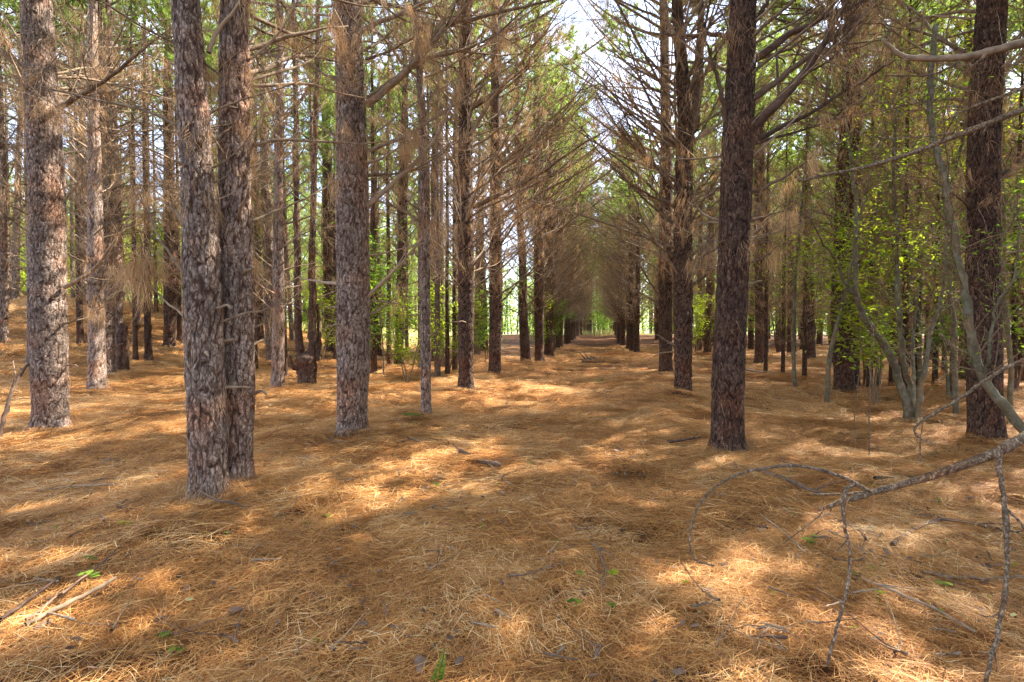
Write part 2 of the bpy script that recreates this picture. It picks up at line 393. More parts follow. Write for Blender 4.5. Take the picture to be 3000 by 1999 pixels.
# ------------------------------------------------------------------ main trees of the photograph
# name: (layout x of the base, row of the base, [(x, row, width)...] up the trunk, material, flags)
NEAR = [
 dict(k='A', base=(118, 990), prof=[(118, 990, 84), (108, 800, 76), (106, 600, 70), (104, 400, 66), (98, 250, 62), (92, 120, 58), (86, 0, 54)], red=0,
      label='thick grey-plated pine at the far left edge with a dead sapling leaning on it'),
 dict(k='B', base=(481, 1147), prof=[(481, 1140, 84), (478, 1000, 80), (470, 800, 78), (463, 600, 76), (455, 400, 68), (444, 200, 62), (434, 0, 58)], red=0,
      label='nearest pine, pale scaly bark, front one of the touching pair at left'),
 dict(k='C', base=(548, 1108), prof=[(548, 1098, 62), (549, 900, 70), (546, 700, 68), (545, 500, 66), (547, 300, 62), (548, 100, 60), (550, 0, 58)], red=0,
      label='dark-barked pine tucked just behind the nearest pale-barked pine'),
 dict(k='D', base=(806, 1003), prof=[(806, 1003, 80), (812, 850, 74), (814, 650, 72), (812, 450, 68), (806, 250, 62), (802, 100, 58), (799, 0, 55)], red=0.35,
      label='stout pine left of the path whose long branches sweep up over the path'),
 dict(k='E', base=(979, 957), prof=[(979, 957, 27), (978, 880, 25), (978, 700, 23), (977, 500, 21), (972, 300, 18), (962, 150, 16), (955, 0, 15)], red=0,
      label='thin grey young pine with a swollen knot low on its stem'),
 dict(k='F', base=(1071, 902), prof=[(1071, 902, 44), (1071, 700, 38), (1069, 500, 36), (1069, 300, 33), (1070, 100, 29), (1070, 0, 26)], red=0.5,
      label='brown pine of the row left of the path, just right of the thin young pine'),
 dict(k='G', base=(1137, 866), prof=[(1137, 866, 34), (1139, 650, 30), (1139, 450, 27), (1140, 250, 24), (1140, 0, 20)], red=0.7,
      label='brown pine of the left path row with clean lower trunk, third along the path'),
 dict(k='H', base=(1239, 833), prof=[(1239, 833, 26), (1238, 600, 23), (1236, 400, 20), (1234, 100, 16)], red=0.8,
      label='dark reddish pine beside the path, left one of the close pair before the tunnel'),
 dict(k='I', base=(1263, 822), prof=[(1263, 822, 22), (1263, 600, 20), (1262, 300, 17)], red=0.9,
      label='dark reddish pine beside the path, right one of the close pair before the tunnel'),
 dict(k='J', base=(1672, 1041), prof=[(1672, 1041, 88), (1672, 900, 74), (1678, 700, 72), (1684, 500, 70), (1692, 320, 72), (1697, 250, 66), (1702, 120, 62), (1706, 0, 54)], red=0.6,
      label='massive reddish pine right of the path with thick forking upward branches'),
 dict(k='K', base=(1571, 915), prof=[(1571, 915, 46), (1568, 700, 44), (1570, 500, 42), (1574, 330, 40), (1578, 270, 36), (1566, 120, 27), (1556, 0, 22)], red=0.9,
      label='dark pine right of the path that forks into two stems above head height'),
 dict(k='L', base=(1529, 862), prof=[(1529, 862, 36), (1531, 600, 32), (1532, 400, 30), (1529, 200, 22), (1526, 0, 18)], red=0.9,
      label='straight dark pine directly behind the forked pine at the path side'),
 dict(k='M', base=(1938, 901), prof=[(1938, 901, 50), (1940, 700, 46), (1946, 500, 42), (1952, 300, 38), (1958, 100, 34), (1962, 0, 32)], red=1.0,
      label='dark pine behind the crooked grey trees with green leaves round its trunk'),
 dict(k='N', base=(2268, 1020), prof=[(2268, 1012, 82), (2264, 850, 70), (2261, 650, 65), (2259, 450, 61), (2262, 250, 58), (2268, 100, 54), (2272, 0, 52)], red=1.0,
      label='thick dark pine near the right edge, a crooked grey stem crossing in front'),
 dict(k='O', base=(1745, 839), prof=[(1745, 839, 28), (1746, 600, 24), (1745, 400, 22), (1746, 200, 19)], red=0.9,
      label='slim dark pine just right of the massive forking-branched pine'),
 dict(k='P', base=(2003, 826), prof=[(2003, 826, 30), (2004, 600, 28), (2004, 400, 25)], red=1.0,
      label='dark pine seen between the two crooked grey trees at right'),
 dict(k='Q', base=(247, 866), prof=[(247, 866, 40), (246, 700, 34), (240, 500, 31), (234, 300, 28), (224, 100, 24), (218, 0, 22)], red=0.3,
      label='slender pine behind the hanging needle clumps, left of the short rotten stump'),
 dict(k='R', base=(270, 856), prof=[(270, 856, 24), (268, 700, 23), (264, 500, 22), (256, 300, 20)], red=0.2,
      label='thin pine half hidden behind the slender pine by the rotten stump'),
 dict(k='S', base=(389, 802), prof=[(389, 802, 29), (389, 600, 26), (388, 400, 23), (386, 200, 20)], red=0.6,
      label='dark straight pine standing before the yellow-green thicket at left'),
 dict(k='T', base=(622, 836), prof=[(622, 836, 24), (619, 700, 23), (614, 500, 21), (606, 300, 18)], red=0.4,
      label='pine with a bent foot standing just right of the touching pair'),
 dict(k='U', base=(757, 812), prof=[(757, 812, 28), (756, 600, 24), (752, 400, 21), (748, 200, 18)], red=0.7,
      label='dark pine close behind the stout pine, on its left side'),
 dict(k='V', base=(915, 852), prof=[(915, 852, 26), (921, 700, 23), (926, 500, 20), (930, 300, 17)], red=0.7,
      label='slightly leaning brown pine in green leaves between stout and thin pines'),
 dict(k='W', base=(1001, 835), prof=[(1001, 835, 26), (1000, 650, 22), (999, 450, 19)], red=0.9,
      label='short-looking dark pine just right behind the thin young pine'),
 dict(k='X', base=(1457, 801), prof=[(1457, 801, 17), (1456, 650, 15), (1454, 450, 13)], red=1.0,
      label='black-looking pine standing at the right mouth of the tunnel of trees'),
 dict(k='Y', base=(6, 792), prof=[(6, 792, 24), (4, 600, 20), (0, 400, 18)], red=0.2,
      label='pine cut by the left picture edge on the sunlit rise'),
 dict(k='Z', base=(186, 716), prof=[(186, 716, 22), (188, 600, 19), (190, 400, 16)], red=0.2,
      label='thin pale pine on top of the sunlit rise at left'),
]
for t in NEAR:
    g0 = ground_at(*t['base'])
    if g0.y < 14: g0 = ground_at(t['base'][0], t['base'][1] + 0.055 * F / g0.y)
    t['x'], t['y'] = g0.x, g0.y
    wd = t['prof'][0][2] / F * g0.y
    if g0.y < 14: TREE_MOUNDS.append((g0.x, g0.y, wd * 1.6 + 0.1, 0.05))

def catmull_z(Z, V, z):
    return np.interp(z, Z, V)

def worley(u, v, nu, s):
    """second minus first cell distance, cells wrap in u"""
    f1 = np.full(u.shape, 9.0); f2 = np.full(u.shape, 9.0); idv = np.zeros(u.shape)
    ui, vi = np.floor(u), np.floor(v)
    for du in (-1, 0, 1):
        for dv in (-1, 0, 1):
            cu, cv = ui + du, vi + dv
            cw = np.mod(cu, nu)
            px = cu + 0.15 + 0.7 * hash2(cw, cv, s); py = cv + 0.1 + 0.8 * hash2(cw, cv, s + 3.1)
            d = np.sqrt((u - px) ** 2 + (v - py) ** 2)
            m = d < f1
            f2 = np.where(m, f1, np.minimum(f2, d)); idv = np.where(m, hash2(cw, cv, s + 9), idv); f1 = np.where(m, d, f1)
    return f2 - f1, idv

def trunk_geo(Z, X, Y, R, nseg, dz, seed, depth=0.014, zfine=7.0, cell=(0.05, 0.11), flare=0.42):
    """a trunk in its own space (z=0 at the ground); plates of bark stand out from fissures"""
    zs = np.concatenate([np.arange(-0.25, min(zfine, Z[-1]), dz), np.arange(min(zfine, Z[-1]), Z[-1], max(0.25, dz))])
    th = np.arange(nseg) / nseg * 2 * math.pi
    x = np.interp(zs, Z, X); y = np.interp(zs, Z, Y); r = np.interp(zs, Z, R)
    zz = np.maximum(zs, 0)
    ZZ, TT = np.meshgrid(zs, th, indexing='ij')
    rad = r[:, None] * (1 + flare * np.exp(-zz / 0.16)[:, None] * (1 + 0.45 * np.cos(3 * TT + seed) + 0.3 * np.cos(5 * TT + 2 * seed)))
    rad = rad * (1 + 0.05 * np.cos(2 * TT + seed * 3 + ZZ * 0.5) + 0.03 * np.sin(ZZ * 2.1 + TT + seed))
    nu = max(6, int(round(2 * math.pi * r[0] / cell[0])))
    wu = vnoise(TT * nu / 6.283 * 0.8, ZZ * 14, seed) * 0.8
    wv = vnoise(TT * 6, ZZ * 6, seed + 4) * 0.7
    wu = wu + 1.3 * vnoise(TT * nu / 6.283 * 0.35, ZZ * 4.0, seed + 21)
    e, idv = worley(np.mod(TT / (2 * math.pi) * nu + wu, nu), ZZ / cell[1] + wv + np.floor(TT * 0) , nu, seed)
    pl = ss(0.01, 0.12 + 0.25 * (vnoise(TT * 5, ZZ * 5, seed + 31) + 0.5), e)
    rad = rad + depth * 0.75 * (pl - 0.75) + depth * 0.9 * (idv - 0.5) * pl + depth * 0.9 * vnoise(TT * nu * 1.1, ZZ * 34, seed + 8) + depth * 0.6 * vnoise(TT * nu * 0.5, ZZ * 9, seed + 12)
    V = np.stack([x[:, None] + rad * np.cos(TT), y[:, None] + rad * np.sin(TT), ZZ], -1).reshape(-1, 3)
    k = len(zs)
    i = np.arange(k - 1)[:, None] * nseg; j = np.arange(nseg)[None, :]; j2 = (j + 1) % nseg
    Q = np.stack([i + j, i + j2, i + nseg + j2, i + nseg + j], -1).reshape(-1, 4)
    g = Geo(); g.add(V, None, Q, 0, (pl * (0.7 + 0.3 * idv)).ravel())
    return g

# ------------------------------------------------------------------ branches
def grow(p, d, L, n, r, up=0.0, wob=0.12):
    P = [np.array(p, float)]; d = np.array(d, float)
    st = L / n
    for i in range(n):
        d = d + r.normal(size=3) * wob + np.array([0, 0, up])
        d /= np.linalg.norm(d)
        P.append(P[-1] + d * st)
    return np.array(P)

def side_dir(t, ang, roll):
    ref = np.array([0, 0, 1.0]) if abs(t[2]) < 0.9 else np.array([1.0, 0, 0])
    a = np.cross(t, ref); a /= np.linalg.norm(a); b = np.cross(a, t)
    return t * math.cos(ang) + (a * math.cos(roll) + b * math.sin(roll)) * math.sin(ang)

def branch(seed, L=3.0, r0=0.024, elev=0.35, lod=0, kind='dead', n2=9, start2=0.25, up=0.03, dens=1.0, main=None):
    """wood and needles of one limb growing along +X (or along a given line)"""
    r = np.random.default_rng(seed)
    w, nd = Geo(), Geo()
    if main is None:
        nm = 10 if lod == 0 else 6
        P = grow((0, 0, 0), (math.cos(elev), 0, math.sin(elev)), L, nm, r, up=up, wob=0.10)
    else:
        P = np.asarray(main, float)
    nm = len(P) - 1
    cum = np.concatenate([[0], np.cumsum(np.linalg.norm(np.diff(P, axis=0), axis=1))]); L = cum[-1]
    R = r0 * (1 - 0.8 * cum / L) ** 0.9
    tubes(w, P, R, 6 if lod == 0 else 4, 0, r.random())
    NO, ND = [], []
    def pt(Pl, t):
        k = len(Pl) - 1; f = min(t * k, k - 1e-4); i = int(f); return Pl[i] + (Pl[i + 1] - Pl[i]) * (f - i), unit(Pl[i + 1] - Pl[i])
    tips = []
    for i in range(n2):
        t = start2 + (0.98 - start2) * (i + r.random() * 0.7) / n2
        o, d = pt(P, t)
        roll = (0 if i % 2 else math.pi) + r.normal() * 0.7
        sd = side_dir(d, r.uniform(0.5, 1.0), roll)
        sl = L * ((0.55 if kind != 'green' else 0.45) * (1.12 - t)) * r.uniform(0.5, 1.35)
        S = grow(o, sd, sl, 5 if lod == 0 else 3, r, up=up * 2.2, wob=0.12)
        sr = max(0.0032, r0 * 0.38 * (1.1 - t))
        tubes(w, S, sr * np.linspace(1, 0.45, len(S)), 4 if lod == 0 else 3, 0, r.random(), cap=False)
        tips.append((S, 1.0))
        for q in range(3 if lod == 0 else 2):
            tt = r.uniform(0.25, 0.95)
            o2, d2 = pt(S, tt)
            d3 = side_dir(d2, r.uniform(0.5, 1.1), r.uniform(0, 6.28))
            S2 = grow(o2, d3, sl * r.uniform(0.3, 0.75), 4 if lod == 0 else 2, r, up=up * 2, wob=0.14)
            tubes(w, S2, max(0.0028, sr * 0.55) * np.linspace(1, 0.6, len(S2)), 3, 0, r.random(), cap=False)
            tips.append((S2, 0.7))
    tips.append((P[-3:], 0.7))
    O, D, Ls = [], [], []
    for S, wgt in tips:
        if kind == 'bare' : break
        nt = int(r.poisson((2.0 if kind == 'green' else 1.1) * wgt * dens)) + (1 if kind == 'green' else 0)
        for _ in range(nt):
            if kind == 'dead':
                o, d = pt(S, r.uniform(0.2, 1.0))
                big = r.random() < 0.36
                c = int(r.uniform(5, 12) * (2.6 if big else 1.0) * (1.0 if lod == 0 else 0.5))
                off = r.normal(size=(c, 3)) * (0.03 if big else 0.012); off[:, 2] -= r.uniform(0, 0.16 if big else 0.03, c)
                dr = d * r.uniform(-0.1, 0.45) + np.array([0, 0, -1.0]) + r.normal(size=(c, 3)) * r.uniform(0.1, 0.3)
                O.append(o + off); D.append(dr); Ls.append(r.uniform(0.11, 0.24, c) * r.uniform(0.8, 1.25))
            else:
                for k in range(2):
                    o, d = pt(S, r.uniform(0.45, 1.0))
                    c = int(r.uniform(12, 20) * (1.0 if lod == 0 else 0.7))
                    dr = d * 0.9 + r.normal(size=(c, 3)) * 0.6 + np.array([0, 0, 0.1])
                    O.append(np.repeat(o[None], c, 0)); D.append(dr); Ls.append(r.uniform(0.13, 0.2, c))
    if O:
        O = np.concatenate(O); D = np.concatenate(D); Ls = np.concatenate(Ls)
        wdt = {0: 0.0038, 1: 0.006}[lod]
        if kind == 'green': wdt *= 2.2
        needles(nd, O, D, Ls, r.uniform(0.7, 1.3, len(O)) * wdt, 0, r)
    return w, nd

# library of limbs shared by the near trees
LIMBS = []
for i in range(10):
    w, nd = branch(100 + i, L=1.0 * 2.6, r0=0.022 + 0.003 * (i % 3), elev=0.0, kind='dead', n2=9, dens=0.75, up=0.035)
    LIMBS.append((w.mesh('branch', M_WOOD), nd.mesh('needles', M_DEAD)))
BARE = []
for i in range(5):
    w, nd = branch(200 + i, L=2.4, r0=0.015, elev=0.0, kind='bare', n2=9, up=0.045)
    BARE.append(w.mesh('branch', M_WOOD))
STUBS = []
for i in range(4):
    r = np.random.default_rng(300 + i); g = Geo()
    P = grow((0, 0, 0), (1, 0, 0), r.uniform(0.12, 0.5), 4, r, wob=0.15)
    tubes(g, P, np.linspace(0.016, 0.008, 5), 6); STUBS.append(g.mesh('branch_stub', M_WOOD))

def crown_geo(seed, z0=7.4, z1=14.5, lod=1, spread=1.0, thin=1.0):
    r = np.random.default_rng(seed)
    g = Geo()
    z = z0
    while z < z1:
        f = (z - z0) / (z1 - z0)
        nb = int(r.integers(4, 7))
        a0 = r.uniform(0, 6.28)
        for b in range(nb):
            if r.random() > thin: continue
            az = a0 + b * 2 * math.pi / nb + r.normal() * 0.25
            L = (3.2 * (1 - f) ** 0.6 + 0.6) * spread * r.uniform(0.75, 1.15)
            w, nd = branch(int(r.integers(1e6)), L=L, r0=0.03 * (1.1 - f * 0.7), elev=r.uniform(0.25, 0.75), lod=lod, kind='green', n2=8, start2=0.22, up=0.05, dens=1.6)
            M = Matrix.Translation((0, 0, z + r.normal() * 0.06)) @ Matrix.Rotation(az, 4, 'Z')
            g.merge(w, M, 0); g.merge(nd, M, 1)
        z += r.uniform(0.55, 0.85)
    return g

def dead_geo(seed, z0=1.9, z1=8.2, lod=1, L0=2.3, dens=1.0, azbias=None, n2=8):
    r = np.random.default_rng(seed)
    g = Geo()
    z = z0
    while z < z1:
        f = (z - z0) / (z1 - z0)
        nb = int(r.integers(3, 6)); a0 = r.uniform(0, 6.28)
        for b in range(nb):
            az = a0 + b * 2 * math.pi / nb + r.normal() * 0.3
            L = L0 * (0.62 + 0.55 * f) * r.uniform(0.6, 1.2)
            if azbias and math.cos(az) > 0.3: L *= azbias
            w, nd = branch(int(r.integers(1e6)), L=L, r0=0.03 if azbias else 0.024, elev=r.uniform(0.4, 0.8) if azbias else r.uniform(0.15, 0.7), lod=lod, kind='dead', n2=n2, start2=0.22, up=0.04, dens=dens * (0.3 + 0.5 * f))
            M = Matrix.Translation((0, 0, z + r.normal() * 0.07)) @ Matrix.Rotation(az, 4, 'Z')
            g.merge(w, M, 0); g.merge(nd, M, 1)
        z += r.uniform(0.36, 0.6)
    return g

THIN = [crown_geo(71 + i, z0=8.8, thin=0.4).mesh('upper_crown', [M_WOOD_D, M_GREEN]) for i in range(3)]
SPARSE = [dead_geo(91 + i, dens=0.4, L0=2.1, n2=7).mesh('lower_crown', [M_WOOD, M_DEAD]) for i in range(3)]
CROWNS = [crown_geo(11 + i, z0=7.2 + 0.3 * i).mesh('upper_crown', [M_WOOD_D, M_GREEN]) for i in range(3)]
M_EDGE = leaf_mat('sunlit_tint_pine_needles', [(0.1, (0.13, 0.19, 0.05)), (0.5, (0.26, 0.35, 0.10)), (0.95, (0.42, 0.48, 0.18))], 0.55, tcol=(1.4, 1.5, 0.9), space=0.6)  # paler copy of the green needles; sunlight is put into the colour
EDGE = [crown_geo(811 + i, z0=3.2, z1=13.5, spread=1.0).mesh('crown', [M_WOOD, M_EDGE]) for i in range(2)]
TUNNEL = [dead_geo(531 + i, z0=1.9, z1=8.6, dens=1.0, azbias=1.65, L0=2.6, n2=9).mesh('lower_crown', [M_WOOD, M_DEAD]) for i in range(3)]
DEADS = [dead_geo(31 + i, dens=1.0 + 0.25 * i).mesh('lower_crown', [M_WOOD, M_DEAD]) for i in range(4)]
BTR = []
for i in range(4):
    r = np.random.default_rng(50 + i)
    Z = np.linspace(0, 14.5, 9)
    X = np.cumsum(r.normal(size=9)) * 0.035; Y = np.cumsum(r.normal(size=9)) * 0.035; X -= X[0]; Y -= Y[0]
    R = 0.20 * (1 - Z / 15.2) ** 0.8 + 0.012
    g = trunk_geo(Z, X, Y, R, 28, 0.07, 60 + i, depth=0.016, zfine=8, cell=(0.07, 0.16))
    BTR.append((g.mesh('trunk', M_BARK), g.mesh('trunk', M_BARK_RED)))

# ------------------------------------------------------------------ the forest floor
def axis(dense0, dense1, step, lo, hi, gr=1.13):
    a = list(np.arange(dense0, dense1, step)); s = step; x = dense1
    while x < hi: a.append(x); s *= gr; x += s
    a.append(hi); s = step; x = dense0 - step
    while x > lo: a.insert(0, x); s *= gr; x -= s
    a.insert(0, lo)
    return np.array(a)
gx = axis(-9, 9, 0.11, -600, 600); gy = axis(-1, 13, 0.11, -120, 900)
GX, GY = np.meshgrid(gx, gy, indexing='ij')
V = np.stack([GX, GY, H(GX, GY)], -1).reshape(-1, 3)
nx, ny = len(gx), len(gy)
I = (np.arange(nx - 1)[:, None] * ny + np.arange(ny - 1)[None, :])
Q = np.stack([I, I + ny, I + ny + 1, I + 1], -1).reshape(-1, 4)
cx = (GX[:-1, :-1] + GX[1:, 1:]) / 2; cyy = (GY[:-1, :-1] + GY[1:, 1:]) / 2
g = Geo(); g.add(V, None, Q)
ground = g.obj('ground', [M_GROUND, M_FIELDSOIL], kind='structure')
mi = ((((cx < -8) & (cyy > 36)) | (cx < -45) | (cyy > 84) | (np.abs(cx) > 60)).astype(np.int32)).ravel()
ground.data.polygons.foreach_set('material_index', mi)

# needle litter: patches of fallen needles strewn over the floor, one object
def litter():
    g = Geo(); r = np.random.default_rng(5)
    NV = 3
    for v in range(NV):
        n = 3000
        rad = 0.62 * np.sqrt(r.random(n)); a = r.random(n) * 6.283
        main = r.uniform(0, 3.14)
        th = np.where(r.random(n) < 0.25, main + r.normal(size=n) * 0.45, r.random(n) * 6.283)
        L = r.uniform(0.10, 0.21, n); tilt = r.normal(size=n) * 0.075 + 0.01
        up = r.random(n) < 0.035; tilt = np.where(up, r.uniform(0.2, 0.8, n), tilt)
        C = np.stack([rad * np.cos(a), rad * np.sin(a), r.uniform(0.0, 0.032, n)], -1)
        d = np.stack([np.cos(th) * np.cos(tilt), np.sin(th) * np.cos(tilt), np.sin(tilt)], -1)
        bend = r.normal(size=n) * 0.12
        d2 = np.stack([np.cos(th + bend) * np.cos(tilt), np.sin(th + bend) * np.cos(tilt), np.sin(tilt) - 0.05], -1)
        sd = unit(np.cross(d, np.array([0, 0, 1.0]) + r.normal(size=(n, 3)) * 0.35)) * (r.uniform(0.0007, 0.0015, n)[:, None])
        A0 = C - d * L[:, None] / 2; A1 = C + np.array([0, 0, 0.004]); A2 = C + d2 * L[:, None] / 2
        V = np.stack([A0 - sd * 0.7, A0 + sd * 0.7, A1 + sd, A1 - sd, A2], 1)
        base = np.arange(n)[:, None] * 5
        g.add(V.reshape(-1, 3), base + np.array([[3, 2, 4]]), base + np.array([[0, 1, 2, 3]]), 0, np.repeat(r.random(n), 5))
        if v == 0: c0 = g.n
        if v == 1: c1 = g.n
    c2 = g.n
    me0 = g
    pts, rot, sc, vid = [], [], [], []
    y = 0.9
    def put(y0, y1, step, s):
        yy = y0
        while yy < y1:
            w = yy * 1.06 + 1.2
            xx = -w
            while xx < w:
                px = xx + r.normal() * step * 0.25; py = yy + r.normal() * step * 0.25
                e = 0.15
                gxx = (float(H(px + e, py)) - float(H(px - e, py))) / (2 * e); gyy = (float(H(px, py + e)) - float(H(px, py - e))) / (2 * e)
                q = Vector((-gxx, -gyy, 1)).to_track_quat('Z', 'Y').to_matrix() @ Matrix.Rotation(r.random() * 6.283, 3, 'Z')
                eu = q.to_euler()
                pts.append((px, py, float(H(px, py)) - 0.006 * s)); rot.append(tuple(eu)); sc.append(s * r.uniform(0.9, 1.12)); vid.append(int(r.integers(NV)))
                xx += step
            yy += step
    put(0.9, 4.2, 0.4, 0.85); put(4.2, 9.0, 0.52, 1.25); put(9.0, 17, 0.85, 1.9); put(17, 40, 1.9, 2.6)
    n = len(pts)
    g.add(np.array(pts), None, None, 0, 0.5)
    me = g.mesh('needle_litter', M_LITTER)
    tot = len(me.vertices)
    var = np.zeros(tot, np.int32); var[c0:] = 1; var[c1:] = 2; var[c2:] = -1
    a = me.attributes.new('variant', 'INT', 'POINT'); a.data.foreach_set('value', var)
    pv = np.full(tot, -1, np.int32); pv[c2:] = vid
    a = me.attributes.new('pick', 'INT', 'POINT'); a.data.foreach_set('value', pv)
    rt = np.zeros((tot, 3), np.float32); rt[c2:] = rot
    a = me.attributes.new('turn', 'FLOAT_VECTOR', 'POINT'); a.data.foreach_set('vector', rt.ravel())
    s_ = np.ones(tot, np.float32); s_[c2:] = sc
    a = me.attributes.new('size', 'FLOAT', 'POINT'); a.data.foreach_set('value', s_)
    o = link('needle_litter', me, kind='stuff', label='thick layer of fallen orange-brown pine needles covering the forest floor', category='needle litter')
    ng = bpy.data.node_groups.new('strew_needles', 'GeometryNodeTree')
    ng.interface.new_socket('Geometry', in_out='INPUT', socket_type='NodeSocketGeometry')
    ng.interface.new_socket('Geometry', in_out='OUTPUT', socket_type='NodeSocketGeometry')
    N, L = ng.nodes, ng.links
    gi = N.new('NodeGroupInput'); go = N.new('NodeGroupOutput'); jn = N.new('GeometryNodeJoinGeometry')
    def named(nm, t):
        x = N.new('GeometryNodeInputNamedAttribute'); x.data_type = t; x.inputs['Name'].default_value = nm; return x
    va, pk, tu, sz = named('variant', 'INT'), named('pick', 'INT'), named('turn', 'FLOAT_VECTOR'), named('size', 'FLOAT')
    def eq(src, k):
        c = N.new('FunctionNodeCompare'); c.data_type = 'INT'; c.operation = 'EQUAL'
        L.new(src.outputs['Attribute'], c.inputs[2]); c.inputs[3].default_value = k; return c.outputs['Result']
    def sep(sel):
        s = N.new('GeometryNodeSeparateGeometry'); s.domain = 'POINT'; L.new(gi.outputs[0], s.inputs[0]); L.new(sel, s.inputs['Selection']); return s.outputs['Selection']
    for k in range(NV):
        tile = sep(eq(va, k)); pp = sep(eq(pk, k))
        ip = N.new('GeometryNodeInstanceOnPoints')
        L.new(pp, ip.inputs['Points']); L.new(tile, ip.inputs['Instance'])
        L.new(tu.outputs['Attribute'], ip.inputs['Rotation']); L.new(sz.outputs['Attribute'], ip.inputs['Scale'])
        L.new(ip.outputs[0], jn.inputs[0])
    L.new(jn.outputs[0], go.inputs[0])
    md = o.modifiers.new('strew', 'NODES'); md.node_group = ng
    return o
litter()

# ------------------------------------------------------------------ near trees
def tree_root(name, x, y, label, cat='tree', group=None):
    return link(name, None, loc=(x, y, float(H(x, y))), label=label, category=cat, group=group)

def limb_from_layout(t, pts, r0, d1, bare=0.4, seed=1, n2=9, dens=1.0, start2=0.2, mat=None):
    """a limb whose line follows the photograph: layout points, distance runs from the trunk's to d1"""
    y0 = t['y']
    k = len(pts)
    W = []
    for i, (px, py) in enumerate(pts):
        W.append(np.array(world_at(px, py, y0 + (d1 - y0) * i / (k - 1))))
    W = np.array(W)
    # smooth the line
    q = np.linspace(0, k - 1, (k - 1) * 4 + 1)
    S = np.stack([np.interp(q, np.arange(k), W[:, c]) for c in range(3)], -1)
    for _ in range(3): S[1:-1] = (S[:-2] + 2 * S[1:-1] + S[2:]) / 4
    rr = np.random.default_rng(seed)
    S[1:-1] += rr.normal(size=(len(S) - 2, 3)) * 0.006
    S = S - np.array(t['root'].location)
    w, nd = branch(seed, r0=r0, kind='dead', n2=n2, start2=start2, dens=dens, main=S)
    b = w.obj('branch', mat or M_WOOD, t['root'])
    if nd.n: nd.obj('needles', M_DEAD, b, kind='stuff')
    return b

def caught(t, zs, n=60, seed=0):
    """dead needles caught on the trunk at a whorl"""
    r = np.random.default_rng(seed)
    g = Geo()
    for z in zs:
        x = np.interp(z, t['Z'], t['X']); y = np.interp(z, t['Z'], t['Y']); R = np.interp(z, t['Z'], t['R'])
        nn = int(n * r.uniform(0.5, 1.4))
        a = r.normal(size=nn) * 1.0 + r.uniform(0, 6.28) if r.random() < 0.4 else r.uniform(0, 6.28, nn)
        O = np.stack([x + (R + 0.012) * np.cos(a), y + (R + 0.012) * np.sin(a), z + r.normal(size=nn) * 0.07], -1)
        D = np.stack([np.cos(a) * r.uniform(0.0, 0.5, nn), np.sin(a) * r.uniform(0, 0.5, nn), np.full(nn, -1.0)], -1) + r.normal(size=(nn, 3)) * 0.35
        needles(g, O, D, r.uniform(0.12, 0.24, nn), 0.003, 0, r)
    # a skirt of needles leaning on the foot of the trunk
    nn = 420 if t['y'] < 10 else 160
    a = r.uniform(0, 6.28, nn); rr_ = t['R'][0] * 1.45 + r.uniform(0.0, 0.2, nn) ** 1.3
    bx, by = rr_ * np.cos(a), rr_ * np.sin(a)
    zb = H(t['x'] + bx, t['y'] + by) - t['root'].location.z + 0.02
    D = np.stack([-np.cos(a) * 0.8, -np.sin(a) * 0.8, r.uniform(0.2, 1.4, nn)], -1) + r.normal(size=(nn, 3)) * 0.35
    needles(g, np.stack([bx, by, zb], -1), D, r.uniform(0.1, 0.22, nn), 0.003, 0, r)
    # single needles lodged in the bark all the way down
    nn = 260
    z = r.uniform(0.05, t['ztop'], nn); a = r.uniform(0, 6.28, nn)
    R = np.interp(z, t['Z'], t['R']) + 0.014
    O = np.stack([np.interp(z, t['Z'], t['X']) + R * np.cos(a), np.interp(z, t['Z'], t['Y']) + R * np.sin(a), z], -1)
    D = np.stack([-np.sin(a) * 0.3, np.cos(a) * 0.3, np.full(nn, -1.0)], -1) + r.normal(size=(nn, 3)) * 0.22
    needles(g, O, D, r.uniform(0.1, 0.2, nn), 0.0028, 0, r)
    g.obj('caught_needles', M_DEAD, t['root'], kind='stuff')

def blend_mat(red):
    return M_BARK_RED if red >= 0.5 else M_BARK

